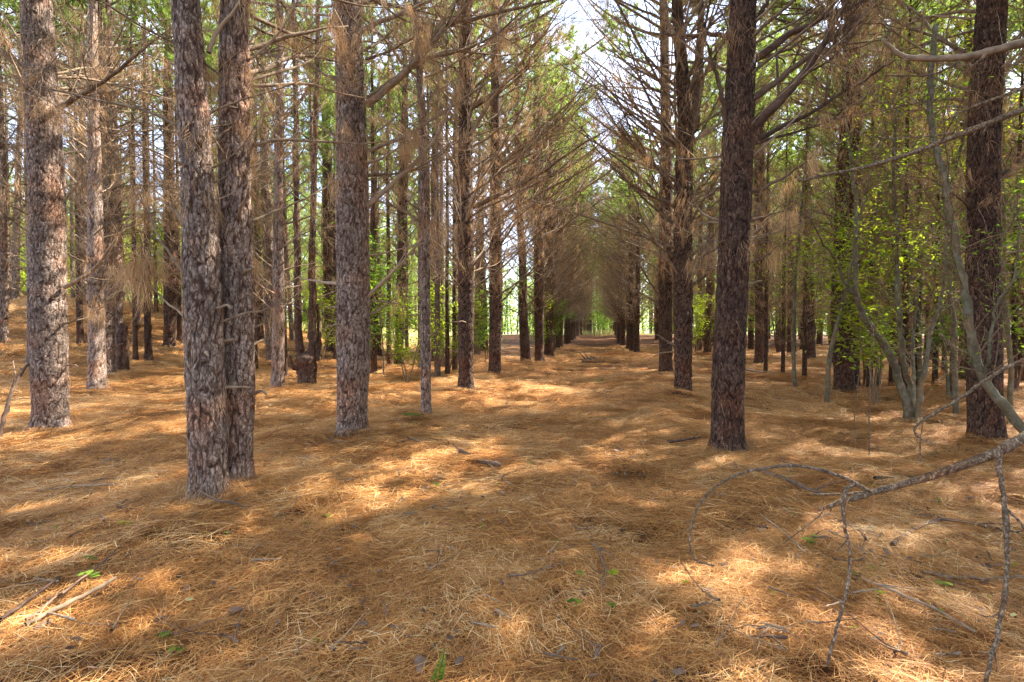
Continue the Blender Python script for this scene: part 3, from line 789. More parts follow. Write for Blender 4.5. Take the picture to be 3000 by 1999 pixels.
AUTO = dict(A=(1.9, 30), B=(2.2, 20), C=(2.2, 24), D=(2.0, 32), E=(2.2, 26), F=(2.0, 42), G=(2.1, 42), H=(1.8, 36), I=(1.8, 30), J=(2.0, 28),
            K=(1.9, 34), L=(2.0, 34), M=(1.8, 40), N=(1.9, 40), O=(1.8, 26), P=(1.8, 30), Q=(1.4, 30), R=(1.6, 24), S=(1.6, 30), T=(1.6, 26), U=(1.6, 26), V=(1.5, 26), W=(1.5, 24), X=(1.6, 20), Y=(1.6, 20), Z=(1.6, 20))
for ti, t in enumerate(NEAR):
    rr = np.random.default_rng(1000 + ti)
    t['root'] = tree_root('pine_tree', t['x'], t['y'], t['label'])
    gz = t['root'].location.z
    W = [world_at(px, py, t['y']) for px, py, w in t['prof']]
    Z = [w.z - gz for w in W]; X = [w.x - t['x'] for w in W]
    R = [w / F * t['y'] / 2 / 1.02 for _, _, w in t['prof']]
    Z[0] = 0.0; R[0] /= 1.36
    zt = Z[-1]; top = max(14.0, zt + 3)
    sl = (X[-1] - X[-3]) / max(0.1, Z[-1] - Z[-3])
    for f in (0.35, 0.7, 1.0):
        Z.append(zt + (top - zt) * f); X.append(X[len(t['prof']) - 1] + sl * 0.4 * (top - zt) * f); R.append(max(0.012, R[len(t['prof']) - 1] * (1 - 0.93 * f)))
    Z, X, R = np.array(Z), np.array(X), np.array(R)
    Y = 0.03 * np.sin(Z * 0.7 + ti)  - 0.03 * math.sin(ti)
    t.update(Z=Z, X=X, Y=Y, R=R, ztop=min(zt, 7))
    near = t['y'] < 9
    mid = t['y'] < 14
    g = trunk_geo(Z, X, Y, R, 96 if near else (44 if mid else 30), 0.016 if near else (0.035 if mid else 0.06), ti * 1.7 + 0.3,
                  depth=(0.009 if near else 0.018) * (0.6 if t['k'] in 'E' else 1), zfine=min(zt + 0.4, 7), cell=(0.038, 0.2) if near else (0.06, 0.13))
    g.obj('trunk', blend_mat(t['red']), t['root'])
    # limbs in whorls up the trunk
    z0, nb = AUTO[t['k']]
    zhi = min(zt + 1.2, 7.4) if near else 7.2
    whorls = np.sort(rr.uniform(z0, zhi, max(4, nb // 3)))
    camaz = math.atan2(-t['y'], -t['x'])
    for bi in range(nb):
        z = whorls[bi % len(whorls)] + rr.normal() * 0.06
        az = rr.uniform(0, 6.283)
        sc = (0.6 + 0.5 * (z - z0) / (zhi - z0)) * rr.uniform(0.6, 1.15)
        if t['y'] < 10:
            da = abs((az - camaz + math.pi) % (2 * math.pi) - math.pi)
            if da < 0.9: az += math.pi * 0.75; 
            if z < 3.2: sc *= 0.75
        el = rr.uniform(0.1, 0.75)
        x = np.interp(z, Z, X); y = np.interp(z, Z, Y)
        M = Matrix.Translation((x, y, z)) @ Matrix.Rotation(az, 4, 'Z') @ Matrix.Rotation(-el, 4, 'Y') @ Matrix.Rotation(rr.uniform(-0.5, 0.5), 4, 'X') @ Matrix.Scale(sc, 4)
        if rr.random() < (0.6 if near else 0.75):
            a, b = LIMBS[int(rr.integers(len(LIMBS)))]
            o = link('branch', a, t['root'], M=M)
            link('needles', b, o, kind='stuff')
        else:
            link('branch', BARE[int(rr.integers(len(BARE)))], t['root'], M=M)
    for s in range(5 if mid else 2):
        z = rr.uniform(0.7, 2.6); az = rr.uniform(0, 6.283); x = np.interp(z, Z, X); R_ = np.interp(z, Z, R)
        M = Matrix.Translation((x + math.cos(az) * R_ * 0.85, math.sin(az) * R_ * 0.85, z)) @ Matrix.Rotation(az, 4, 'Z') @ Matrix.Rotation(-rr.uniform(0, 0.5), 4, 'Y')
        link('branch_stub', STUBS[int(rr.integers(4))], t['root'], M=M)
    c = link('upper_crown', (CROWNS if t['k'] in 'JMNOP' else THIN)[ti % 3], t['root'], M=Matrix.Translation((float(np.interp(9, Z, X)), 0, 0)) @ Matrix.Rotation(ti * 1.3, 4, 'Z'), kind='stuff')
    if not near:
        pr = t['k'] in 'FGHIKLX'
        link('lower_crown', TUNNEL[ti % 3] if pr else (SPARSE[ti % 3] if t['x'] < 0 else DEADS[ti % 4]), t['root'], M=Matrix.Translation((float(np.interp(5, Z, X)), 0, 0.2)) @ Matrix.Rotation((math.pi if t['k'] in 'KLX' else 0.1) if pr else ti * 2.1, 4, 'Z'), kind='stuff')
    caught(t, whorls[:8], 70 if t['y'] < 14 else 50, 700 + ti)
T = {t['k']: t for t in NEAR}

LIM = [
 ('D', [(842, 242), (942, 161), (1026, 60), (1085, 0), (1130, -80)], 0.048, 6.2, 14),
 ('D', [(1026, 60), (1134, 31), (1274, 0), (1400, -40)], 0.026, 6.6, 8),
 ('D', [(838, 480), (917, 410), (994, 333), (1036, 245), (1057, 182)], 0.034, 6.4, 10),
 ('D', [(844, 403), (941, 399), (1029, 364), (1090, 350)], 0.017, 7.6, 7),
 ('D', [(848, 347), (959, 301), (1064, 228), (1190, 140)], 0.026, 6.9, 9),
 ('D', [(828, 72), (906, 35), (994, 0), (1060, -50)], 0.034, 6.6, 9),
 ('D', [(828, 698), (900, 630), (952, 570), (985, 530), (1010, 470)], 0.026, 5.6, 6),
 ('D', [(844, 588), (924, 573), (1008, 549), (1060, 540)], 0.014, 6.8, 5),
 ('D', [(781, 654), (730, 648), (683, 638)], 0.024, 7.3, 0),
 ('D', [(790, 210), (780, 120), (760, 40), (790, -30)], 0.022, 6.2, 6),
 ('F', [(1086, 478), (1160, 440), (1229, 410), (1330, 336), (1414, 287)], 0.045, 10.4, 12),
 ('F', [(1082, 308), (1148, 200), (1210, 130), (1267, 53)], 0.05, 10.2, 10),
 ('F', [(1082, 140), (1162, 108), (1264, 56)], 0.035, 10.5, 9),
 ('F', [(1084, 560), (1140, 520), (1210, 480)], 0.02, 11.0, 7),
 ('F', [(1052, 610), (980, 660), (900, 720)], 0.012, 11.0, 4),
 ('C', [(518, 133), (595, 105), (728, 66), (800, 60)], 0.026, 4.9, 7),
 ('B', [(480, 122), (500, 70), (560, 0), (580, -60)], 0.018, 4.0, 4),
 ('C', [(536, 504), (560, 431), (620, 333), (640, 280)], 0.017, 4.8, 5),
 ('C', [(578, 508), (648, 480), (753, 434), (778, 408)], 0.015, 5.2, 5),
 ('B', [(482, 329), (529, 298), (545, 270)], 0.012, 4.1, 3),
 ('B', [(452, 664), (413, 619), (372, 560), (345, 500), (318, 440)], 0.015, 3.9, 5),
 ('B', [(434, 735), (378, 689), (322, 633)], 0.011, 4.0, 4),
 ('B', [(508, 742), (578, 717), (658, 700)], 0.010, 4.0, 2),
 ('A', [(140, 245), (196, 213), (252, 182), (330, 110), (400, 60)], 0.036, 6.5, 9),
 ('A', [(148, 661), (210, 630), (266, 556), (310, 480)], 0.028, 6.6, 8),
 ('A', [(88, 265), (50, 190), (20, 120), (0, 60)], 0.026, 6.3, 5),
 ('A', [(146, 745), (190, 728), (238, 706)], 0.014, 6.6, 3),
 ('A', [(90, 430), (40, 420), (-20, 440)], 0.016, 6.6, 5),
 ('J', [(1713, 312), (1760, 262), (1814, 212), (1884, 119), (1905, 70), (1947, 0), (1970, -60)], 0.062, 4.9, 9),
 ('J', [(1725, 232), (1814, 165), (1895, 98), (1982, 35), (2014, 0), (2060, -60)], 0.036, 5.1, 9),
 ('J', [(1729, 140), (1814, 77), (1919, 28), (1989, 0), (2060, -40)], 0.044, 5.4, 9),
 ('J', [(1681, 320), (1668, 270), (1657, 210), (1632, 130), (1618, 84)], 0.036, 5.2, 4),
 ('J', [(1684, 93), (1650, 80), (1622, 77), (1569, 84), (1520, 80)], 0.03, 5.4, 6),
 ('J', [(1727, 63), (1750, 25), (1772, -10), (1800, -60)], 0.03, 5.4, 3),
 ('J', [(1733, 324), (1867, 259), (1950, 205), (2024, 161), (2059, 137)], 0.026, 4.9, 9),
 ('J', [(1735, 331), (1825, 305), (1902, 284), (1947, 245)], 0.018, 5.4, 7),
 ('J', [(1720, 445), (1793, 417), (1860, 364), (1890, 330)], 0.02, 5.3, 6),
 ('J', [(1720, 510), (1770, 494), (1828, 476)], 0.016, 5.5, 4),
 ('J', [(1714, 563), (1745, 560), (1779, 556)], 0.018, 5.7, 2),
 ('J', [(1714, 607), (1758, 594), (1786, 566)], 0.015, 5.5, 2),
 ('J', [(1662, 425), (1630, 450), (1590, 474), (1560, 500)], 0.014, 5.5, 5),
 ('J', [(1660, 560), (1620, 590), (1570, 605)], 0.011, 5.5, 3),
 ('K', [(1590, 300), (1600, 220), (1608, 120), (1611, 0), (1613, -80)], 0.12, 10.4, 5),
 ('K', [(1552, 590), (1500, 560), (1450, 510), (1400, 500)], 0.02, 9.6, 6),
 ('K', [(1556, 330), (1500, 250), (1450, 130), (1430, 40)], 0.03, 9.4, 9),
 ('K', [(1554, 200), (1480, 130), (1440, 50), (1400, -20)], 0.03, 9.4, 9),
 ('K', [(1554, 440), (1480, 350), (1440, 280), (1400, 180)], 0.03, 9.4, 9),
 ('G', [(1150, 500), (1230, 450), (1330, 400), (1430, 330)], 0.05, 14.0, 10),
 ('G', [(1150, 380), (1230, 300), (1320, 230), (1400, 130)], 0.05, 14.0, 10),
 ('H', [(1250, 560), (1320, 500), (1400, 450)], 0.05, 21.0, 10),
 ('H', [(1250, 470), (1320, 400), (1400, 330)], 0.05, 21.0, 10),
 ('N', [(2235, 480), (2180, 440), (2100, 380)], 0.02, 5.6, 6),
 ('N', [(2285, 420), (2330, 380), (2380, 330)], 0.03, 6.0, 6),
]
lr = random.Random(41)
for k, x0_, sgn in [('K', 1552, -1)] * 6 + [('L', 1518, -1)] * 4 + [('F', 1086, 1)] * 4 + [('G', 1150, 1)] * 4 + [('H', 1248, 1)] * 4 + [('D', 842, 1)] * 3 + [('X', 1450, -1)] * 3:
    y0_ = lr.uniform(20, 560); ln = lr.uniform(110, 240) * (0.55 if k == 'X' else 1); up_ = lr.uniform(0.5, 1.3)
    LIM.append((k, [(x0_, y0_), (x0_ + sgn * ln * .35, y0_ - ln * .22 * up_), (x0_ + sgn * ln * .7, y0_ - ln * .55 * up_), (x0_ + sgn * ln, y0_ - ln * up_)], 0.03 * T[k]['y'] / 10, T[k]['y'] * lr.uniform(0.86, 1.08), 13))
for i, (k, pts, r0, d1, n2) in enumerate(LIM):
    limb_from_layout(T[k], pts, r0, d1, seed=2000 + i, n2=n2, start2=0.22 if n2 > 4 else 0.5, dens=0.9 if k in 'DFGH' else 0.7, mat=M_WOOD_D if k in 'JKN' else M_WOOD)

# the clump of hanging dead needles left of the nearest pine
def hanging_clump(root, xd, yd, d, n, spread, seed):
    r = np.random.default_rng(seed); g = Geo()
    c = np.array(world_at(xd, yd, d)) - np.array(root.location)
    O = c + r.normal(size=(n, 3)) * np.array([spread, spread * 0.6, spread * 0.5])
    D = np.stack([(O[:, 0] - c[0]) * 2.0, (O[:, 1] - c[1]) * 2, np.full(n, -0.8)], -1) + r.normal(size=(n, 3)) * 0.25
    needles(g, O, D, r.uniform(0.12, 0.26, n), 0.0028, 0, r)
    g.obj('needles', M_DEAD, root, kind='stuff')
hanging_clump(T['B']['root'], 335, 600, 3.95, 420, 0.1, 1)
hanging_clump(T['B']['root'], 300, 625, 3.98, 260, 0.07, 2)
hanging_clump(T['A']['root'], 330, 445, 6.0, 360, 0.13, 3)
hanging_clump(T['B']['root'], 480, 800, 4.2, 160, 0.05, 4)
hanging_clump(T['C']['root'], 565, 610, 4.95, 200, 0.09, 5)
hanging_clump(T['A']['root'], 110, 255, 6.9, 500, 0.16, 6)
hanging_clump(T['D']['root'], 805, 345, 6.7, 300, 0.12, 7)
hanging_clump(T['D']['root'], 805, 760, 6.75, 160, 0.14, 8)
hanging_clump(T['J']['root'], 1690, 330, 5.65, 420, 0.13, 9)
hanging_clump(T['B']['root'], 460, 205, 4.15, 200, 0.08, 10)
hanging_clump(T['B']['root'], 465, 160, 4.12, 200, 0.08, 11)

# ------------------------------------------------------------------ the plantation beyond, row after row
def put_pine(x, y, label, group, s=None, red=True, dead=True, rr=random, side=0):
    s = s or rr.uniform(0.75, 1.1)
    k = rr.randrange(4)
    root = link('pine_tree', None, loc=(x, y, float(H(x, y)) - 0.04), label=label, category='tree', group=group)
    root.rotation_euler = (rr.gauss(0, 0.02), rr.gauss(0, 0.02), rr.uniform(0, 6.28))
    w = s * rr.uniform(0.85, 1.15) * (0.72 if (x < -3 and not side) else 1)
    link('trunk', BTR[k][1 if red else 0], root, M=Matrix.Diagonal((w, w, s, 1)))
    if side: root.rotation_euler.z = 0 if side < 0 else math.pi
    link('lower_crown', TUNNEL[rr.randrange(3)] if side else (SPARSE[rr.randrange(3)] if x < -3 else DEADS[rr.randrange(4)]), root, M=Matrix.Rotation(rr.gauss(0, 0.3) if side else rr.uniform(0, 6.28), 4, 'Z') @ Matrix.Diagonal((s * (0.8 if x < -3 and not side else 1), s * (0.8 if x < -3 and not side else 1), s, 1)), kind='stuff')
    link('upper_crown', (THIN if ((side and y < 19) or (not side and x < -1 and y > 0) or (x > 4 and y > 8 and rr.random() < 0.45)) else CROWNS)[rr.randrange(3)], root, M=Matrix.Rotation(rr.uniform(0, 6.28), 4, 'Z') @ Matrix.Diagonal((s, s, s, 1)), kind='stuff')
    return root

GRP = {
 'tunnel_l': ('one of the dark trunks crowding into the tunnel along the left side of the path', 'pines lining the far path on the left'),
 'tunnel_r': ('one of the dark trunks crowding into the tunnel along the right side of the path', 'pines lining the far path on the right'),
 'left': ('slender background pine with dead twigs in the sunlit wood at left', 'background pines in the left wood'),
 'right': ('dark background pine in the shaded wood behind the crooked grey trees', 'background pines in the right wood'),
}
prnd = random.Random(3)
near_xy = [(t['x'], t['y']) for t in NEAR]
count = 0
row_x0 = [-3.3 - 4.1 * k for k in range(0, 13)] + [1.9 + 4.1 * k for k in range(0, 13)]
for x0 in row_x0:
    path_row = x0 in (-3.3, 1.9)
    y = 8.5 + prnd.uniform(0, 2)
    ymax = 78 if path_row else (max(25, 36 + x0 * 0.8) if x0 < 0 else 56)
    while y < ymax:
        y += prnd.uniform(2.0, 3.2) * (1.0 if path_row else (0.95 if x0 < 0 else (1.0 if y < 24 else 1.35)))
        x = x0 + 0.177 * y + prnd.gauss(0, 0.22 if not path_row else 0.12)
        if abs(x) > y * 1.12 + 1.5: continue
        if min(math.hypot(x - a, y - b) for a, b in near_xy) < 1.5: continue
        # keep the sight lines of the photograph's own trunks free close by
        if y < 19 and path_row: continue
        xd = 1176.5 + x / y * F
        if y < 17 and (x0 < 0) and xd > 640: continue
        if y < 20 and x0 > 0 and 1380 < xd < 1880: continue
        if (1338 < xd < 1422 and 20 < y < 45) or (1362 < xd < 1408 and y >= 45): continue
        if x0 == 1.9 and y < 27: continue
        key = ('tunnel_l' if x0 < 0 else 'tunnel_r') if path_row else ('left' if x0 < 0 else 'right')
        lab, grp = GRP[key]
        put_pine(x, y, lab, grp, s=prnd.uniform(0.8, 1.12), red=(x0 > -4 or prnd.random() < 0.4), rr=prnd, side=(-1 if x0 < 0 else 1) if path_row else 0)
        count += 1
print('background pines', count)

for i in range(14):
    xd = 1385 + (-1) ** i * prnd.uniform(26, 130); d = prnd.uniform(80, 88)
    put_pine(float(world_at(xd, HOR, d).x), d, 'pine closing in on the far end of the path beyond the last row', 'pines at the far end of the path', s=prnd.uniform(0.8, 1.0), rr=prnd)
for i in range(34):
    xd = prnd.uniform(-20, 1060); d = prnd.uniform(13.5, 27); x = float(world_at(xd, HOR, d).x)
    if min(math.hypot(x - a, d - b) for a, b in near_xy) < 1.0: continue
    rt = tree_root('slim_pine', x, d, 'thin bare-poled pine among the larger trunks of the left wood', 'tree', 'thin pole pines in the left wood')
    k = prnd.randrange(4); wd = prnd.uniform(0.28, 0.5)
    link('trunk', BTR[k][prnd.randrange(2)], rt, M=Matrix.Diagonal((wd, wd, 0.85, 1)))
    if i % 3 == 0: link('upper_crown', THIN[prnd.randrange(3)], rt, M=Matrix.Rotation(prnd.uniform(0, 6.28), 4, 'Z') @ Matrix.Diagonal((0.6, 0.6, 0.85, 1)), kind='stuff')
# unseen pines of the plantation, added beside and behind the camera for shade
OUT = [(5.3, 2.2), (9.6, 4.6), (11.0, 8.0), (8.0, -1.5), (4.6, -2.6), (-5.2, 1.0), (-9.5, 3.5), (1.6, -3.6), (12.5, 2.5), (14.5, 6.5), (-2.9, -2.0), (7.3, 1.2), (8.6, 2.6), (6.2, -0.6), (11.6, 0.2), (13.5, 9.5), (16.5, 9.0), (15.5, 3.0), (10.5, -2.2)]
for i, (x, y) in enumerate(OUT):
    if i == 0: continue
    put_pine(x, y, 'unseen pine of the same plantation, added outside the picture to shade the floor', 'unseen pines added outside the picture for shade', s=prnd.uniform(0.9, 1.1), rr=prnd)

# the pine just beyond the right edge whose boughs hang into view
t = dict(x=5.3, y=2.2); t['root'] = tree_root('pine_tree', 5.3, 2.2, 'pine beyond the right edge whose bare boughs hang into the foreground'); T['edge'] = t
gz = t['root'].location.z
g = trunk_geo(np.array([0, 3, 7, 14.0]), np.array([0, .05, .1, .1]), np.zeros(4), np.array([.2, .18, .13, .02]), 60, 0.03, 3.3)
g.obj('trunk', M_BARK_RED, t['root'])
link('upper_crown', CROWNS[1], t['root'], kind='stuff'); link('lower_crown', DEADS[0], t['root'], M=Matrix.Translation((0.8, 0, 1.8)) @ Matrix.Diagonal((0.5, 0.5, 0.8, 1)), kind='stuff')

def free_line(pts, smooth=3, sub=5, jit=0.001, seed=0):
    """layout points with distance (x, row, d) to a smooth world line"""
    W = np.array([np.array(world_at(*p)) for p in pts]); k = len(W)
    q = np.linspace(0, k - 1, (k - 1) * sub + 1)
    S = np.stack([np.interp(q, np.arange(k), W[:, c]) for c in range(3)], -1)
    for _ in range(smooth): S[1:-1] = (S[:-2] + 2 * S[1:-1] + S[2:]) / 4
    r = np.random.default_rng(seed); S[1:-1] += r.normal(size=(len(S) - 2, 3)) * jit
    return S

def line_part(root, pts, r0, r1, name='branch', mat=None, n=8, seed=0, jit=0.001):
    S = free_line(pts, seed=seed, jit=jit); rk = np.random.default_rng(seed + 500)
    R = np.linspace(r0, r1, len(S)) * (1 + 0.04 * rk.normal(size=len(S)) + 0.28 * (rk.random(len(S)) < 0.12))
    g = Geo(); S = S - np.array(root.location); tubes(g, S, R, n)
    for q in range(int(len(S) / 7)):      # knots and short side spurs
        i = int(rk.integers(1, len(S) - 2)); d = unit(S[i + 1] - S[i])
        P = grow(S[i], side_dir(d, rk.uniform(0.5, 1.2), rk.uniform(0, 6.28)), rk.uniform(0.01, 0.09), 4, rk, wob=0.2)
        tubes(g, P, R[i] * np.linspace(0.55, 0.25, 5), 5)
    return g.obj(name, (M_BOUGH if (mat is None or mat is M_STICK) else mat), root)

er = t['root']
bb = line_part(er, [(2900, 800, 2.25), (2560, 905, 2.15), (2353, 1003, 2.1), (2290, 1042, 2.1), (2140, 1095, 2.15), (2000, 1133, 2.2), (1930, 1155, 2.25), (1880, 1172, 2.3)], 0.026, 0.008, mat=M_STICK, seed=1)
bb['label'] = 'long bare bough drooping into the lower right'
line_part(er, [(2000, 1133, 2.2), (1970, 1112, 2.2), (1920, 1090, 2.25), (1850, 1071, 2.3), (1780, 1072, 2.35), (1700, 1087, 2.4), (1640, 1120, 2.42), (1602, 1162, 2.42), (1586, 1215, 2.42), (1584, 1262, 2.4), (1598, 1290, 2.4), (1640, 1300, 2.38)], 0.0078, 0.0042, name='twig', seed=2)
line_part(er, [(2000, 1130, 2.2), (1965, 1112, 2.15), (1945, 1122, 2.12), (1936, 1165, 2.1), (1942, 1215, 2.1), (1955, 1270, 2.08), (1950, 1340, 2.05), (1930, 1420, 2.0), (1910, 1490, 1.98), (1902, 1530, 1.98)], 0.0085, 0.005, name='twig', seed=3)
line_part(er, [(2296, 1042, 2.1), (2296, 1085, 2.05), (2308, 1150, 2.0), (2314, 1250, 1.95), (2312, 1350, 1.9), (2296, 1450, 1.85), (2272, 1530, 1.8), (2262, 1600, 1.78)], 0.0095, 0.006, name='twig', seed=4)
line_part(er, [(2000, 1130, 2.2), (1940, 1136, 2.25), (1862, 1136, 2.3)], 0.005, 0.003, name='twig', seed=5)
line_part(er, [(1900, 1165, 2.28), (1880, 1190, 2.3), (1800, 1250, 2.35)], 0.0035, 0.002, name='twig', seed=6)
line_part(er, [(2312, 1170, 2.0), (2340, 1195, 1.98), (2370, 1240, 1.95)], 0.005, 0.003, name='twig', seed=7)
line_part(er, [(2800, 20, 3.2), (2500, 80, 3.3), (2353, 98, 3.4), (2280, 118, 3.45), (2217, 133, 3.5), (2140, 136, 3.55), (2077, 133, 3.6), (2052, 116, 3.6), (2028, 91, 3.6)], 0.034, 0.011, mat=M_WOOD, seed=8)
line_part(er, [(2206, 140, 3.5), (2165, 166, 3.5), (2129, 175, 3.5), (2035, 175, 3.5)], 0.008, 0.004, name='twig', mat=M_WOOD_D, seed=9)
line_part(er, [(2900, 60, 3.0), (2500, 200, 3.3), (2353, 252, 3.5), (2227, 301, 3.7), (2094, 354, 3.9), (1989, 385, 4.1), (1900, 402, 4.25), (1842, 417, 4.4), (1826, 404, 4.4)], 0.026, 0.008, mat=M_STICK, seed=10)
line_part(er, [(2600, 120, 3.3), (2353, 203, 3.6), (2199, 259, 3.9), (2129, 308, 4.0)], 0.014, 0.004, mat=M_STICK, seed=11)
line_part(er, [(2192, 305, 3.75), (2120, 316, 3.9), (2035, 319, 4.1), (1985, 312, 4.2), (1954, 290, 4.2)], 0.008, 0.003, name='twig', mat=M_STICK, seed=12)
line_part(er, [(2650, 700, 2.4), (2353, 826, 2.9), (2280, 862, 3.0), (2200, 920, 3.15), (2140, 955, 3.25), (2108, 975, 3.3), (2098, 992, 3.3), (2112, 1008, 3.3), (2150, 1022, 3.25)], 0.013, 0.004, mat=M_STICK, seed=13)
r = np.random.default_rng(77); g = Geo()
for (px, py, d) in [(1895, 1160, 2.26), (2000, 1135, 2.2), (1935, 1150, 2.22)]:
    c = np.array(world_at(px, py, d)) - np.array(er.location)
    needles(g, c + r.normal(size=(26, 3)) * 0.014, np.array([0, 0, -1.0]) + r.normal(size=(26, 3)) * 0.35, r.uniform(0.05, 0.13, 26), 0.0016, 0, r)
g.obj('needles', M_DEAD, er, kind='stuff')

# ------------------------------------------------------------------ crooked grey broadleaf trees at right
def leaves(g, O, r, size=0.03, mat=0):
    n = len(O)
    d = unit(r.normal(size=(n, 3)) * np.array([1, 1, 0.45]))
    s = unit(np.cross(d, np.array([0, 0, 1.0]) + r.normal(size=(n, 3)) * 0.45))
    L = r.uniform(0.7, 1.4, n)[:, None] * size
    up = unit(np.cross(s, d)) * L * 0.12
    V = np.stack([O, O + d * L * 0.9 + s * L * 0.42 + up, O + d * L * 2 - up, O + d * L * 0.9 - s * L * 0.42 + up], 1).reshape(-1, 3)
    b = np.arange(n)[:, None] * 4
    g.add(V, None, b + np.array([[0, 1, 2, 3]]), mat, np.repeat(r.random(n), 4))

def stem_with_twigs(root, pts, r0, r1, seed, nt=10, leafy=60, name='stem', mat=None, leafmat=None, tl=0.7, lsize=0.022):
    r = np.random.default_rng(seed)
    S = free_line(pts, seed=seed, jit=0.008) - np.array(root.location)
    g = Geo(); R = np.linspace(r0, r1, len(S)) * (1 + 0.06 * r.normal(size=len(S)))
    tubes(g, S, R, 14, 0, 0.6)
    st = g.obj(name, mat or M_GREY, root)
    tw, lv = Geo(), Geo()
    for i in range(nt):
        k = int(r.uniform(0.3, 1) * (len(S) - 2)); d = unit(S[k + 1] - S[k])
        q = grow(S[k], side_dir(d, r.uniform(0.5, 1.1), r.uniform(0, 6.28)), tl * r.uniform(0.5, 1.4), 6, r, up=0.02, wob=0.2)
        tubes(tw, q, np.linspace(0.006, 0.002, len(q)), 4, 0, r.random(), cap=False)
        for _ in range(3):
            kk = int(r.integers(1, len(q) - 1)); q2 = grow(q[kk], side_dir(unit(q[kk + 1] - q[kk]), 0.8, r.uniform(0, 6.28)), tl * 0.4, 4, r, wob=0.2)
            tubes(tw, q2, np.linspace(0.003, 0.0015, len(q2)), 3, 0, r.random(), cap=False)
            if leafy:
                n = int(leafy / 4 * r.uniform(0.4, 1.2)); O = q2[r.integers(0, len(q2), n)] + r.normal(size=(n, 3)) * 0.045
                leaves(lv, O, r, lsize)
    if nt: tw.obj('twigs', M_STICK, st, kind='stuff')
    if leafy and lv.n: lv.obj('leaves', leafmat or M_LEAF, st, kind='stuff')
    return st

gp = ground_at(2095, 972); d0 = gp.y
t1 = tree_root('grey_broadleaf_tree', gp.x, gp.y, 'crooked grey multi-stemmed tree with smooth lichen-spotted bark, right of centre')
w = 0.5 / 176
stem_with_twigs(t1, [(2087, 985, d0), (2087, 934, d0), (2062, 864, d0), (2035, 794, d0 - .1), (1992, 745, d0 - .2), (1973, 696, d0 - .3), (1960, 660, d0 - .3)], 0.062, 0.042, 1, nt=5, leafy=40)
stem_with_twigs(t1, [(1972, 696, d0 - .3), (1966, 619, d0 - .3), (1965, 549, d0 - .3), (1968, 455, d0 - .2), (1956, 385, d0 - .2), (1944, 263, d0 - .1), (1940, 120, d0)], 0.034, 0.012, 2, nt=14, leafy=55, lsize=0.022)
stem_with_twigs(t1, [(1966, 684, d0 - .3), (1938, 650, d0 - .4), (1921, 598, d0 - .5), (1880, 540, d0 - .7), (1850, 470, d0 - .8)], 0.024, 0.006, 3, nt=9, leafy=40)
stem_with_twigs(t1, [(2095, 985, d0 + .1), (2093, 899, d0 + .15), (2074, 829, d0 + .2), (2070, 759, d0 + .3), (2060, 689, d0 + .4), (2066, 560, d0 + .5), (2050, 420, d0 + .6), (2060, 250, d0 + .6)], 0.05, 0.018, 4, nt=30, tl=1.2, leafy=30)
stem_with_twigs(t1, [(2106, 980, d0 - .05), (2115, 899, d0 - .1), (2129, 829, d0 - .1), (2138, 759, d0), (2164, 700, d0), (2175, 560, d0 + .2), (2165, 380, d0 + .3)], 0.042, 0.014, 5, nt=26, tl=1.2, leafy=16)
stem_with_twigs(t1, [(2098, 980, d0 + .2), (2100, 880, d0 + .3), (2098, 780, d0 + .4), (2110, 660, d0 + .5)], 0.03, 0.014, 6, nt=6, leafy=30)

gq = world_at(2460, 1120, 4.9)
t2 = tree_root('grey_broadleaf_tree', gq.x, gq.y, 'leaning smooth grey trunk rising from the right edge across the thick dark pine')
z_here = t2.location.z
dd = gq.y
stem_with_twigs(t2, [(2452, 1110, dd), (2400, 1040, dd), (2353, 987, dd), (2304, 927, dd), (2256, 868, dd), (2234, 794, dd), (2219, 672, dd), (2200, 584, dd + .1), (2185, 500, dd + .1), (2171, 420, dd + .2), (2147, 330, dd + .2), (2132, 220, dd + .3), (2150, 60, dd + .4)], 0.05, 0.024, 7, nt=34, tl=1.1, leafy=20, lsize=0.022)
stem_with_twigs(t2, [(2256, 868, dd), (2274, 830, dd - .1), (2270, 780, dd - .1), (2290, 700, dd - .2), (2330, 640, dd - .3), (2345, 560, dd - .3), (2335, 470, dd - .2)], 0.016, 0.006, 8, nt=6, leafy=30)

gq = ground_at(2318, 912)
for i, (bx, by, lab, stems) in enumerate([
    (2312, 922, 'small clump of thin grey stems beside the crooked multi-stemmed tree', [(-14, -130), (-26, -240), (6, -190)]),
    (1866, 806, 'bushy clump of straight brown sapling stems behind the massive pine', [(-26, -170), (-12, -220), (2, -240), (14, -180), (26, -200)]),
    (1790, 812, 'fan of dark sapling stems next to the slim dark pine', [(-34, -180), (-16, -220), (4, -240), (18, -150)]),
    (705, 888, 'low forked pine stump-tree with two rising stems', []),
    (1400, 0, '', []),
    ]):
    if not lab or not stems: continue
    if i == 0: bx, by = 2312 - 150 + 22, 930
    gp = ground_at(bx, by)
    rt = tree_root('sapling_clump', gp.x, gp.y, lab, 'shrub')
    for j, (dx, dy) in enumerate(stems):
        stem_with_twigs(rt, [(bx + dx * 0.1, by + 6, gp.y), (bx + dx * 0.5, by + dy * 0.5, gp.y), (bx + dx, by + dy, gp.y + 0.2 * (j % 2)), (bx + dx * 1.7, by + dy * 1.8, gp.y + 0.2)], 0.05 if i else 0.03, 0.012, 40 + i * 10 + j, nt=7, leafy=50, lsize=0.04, mat=M_GREY if i == 0 else M_BARK_RED, leafmat=M_DEAD if i == 1 else M_LEAF)

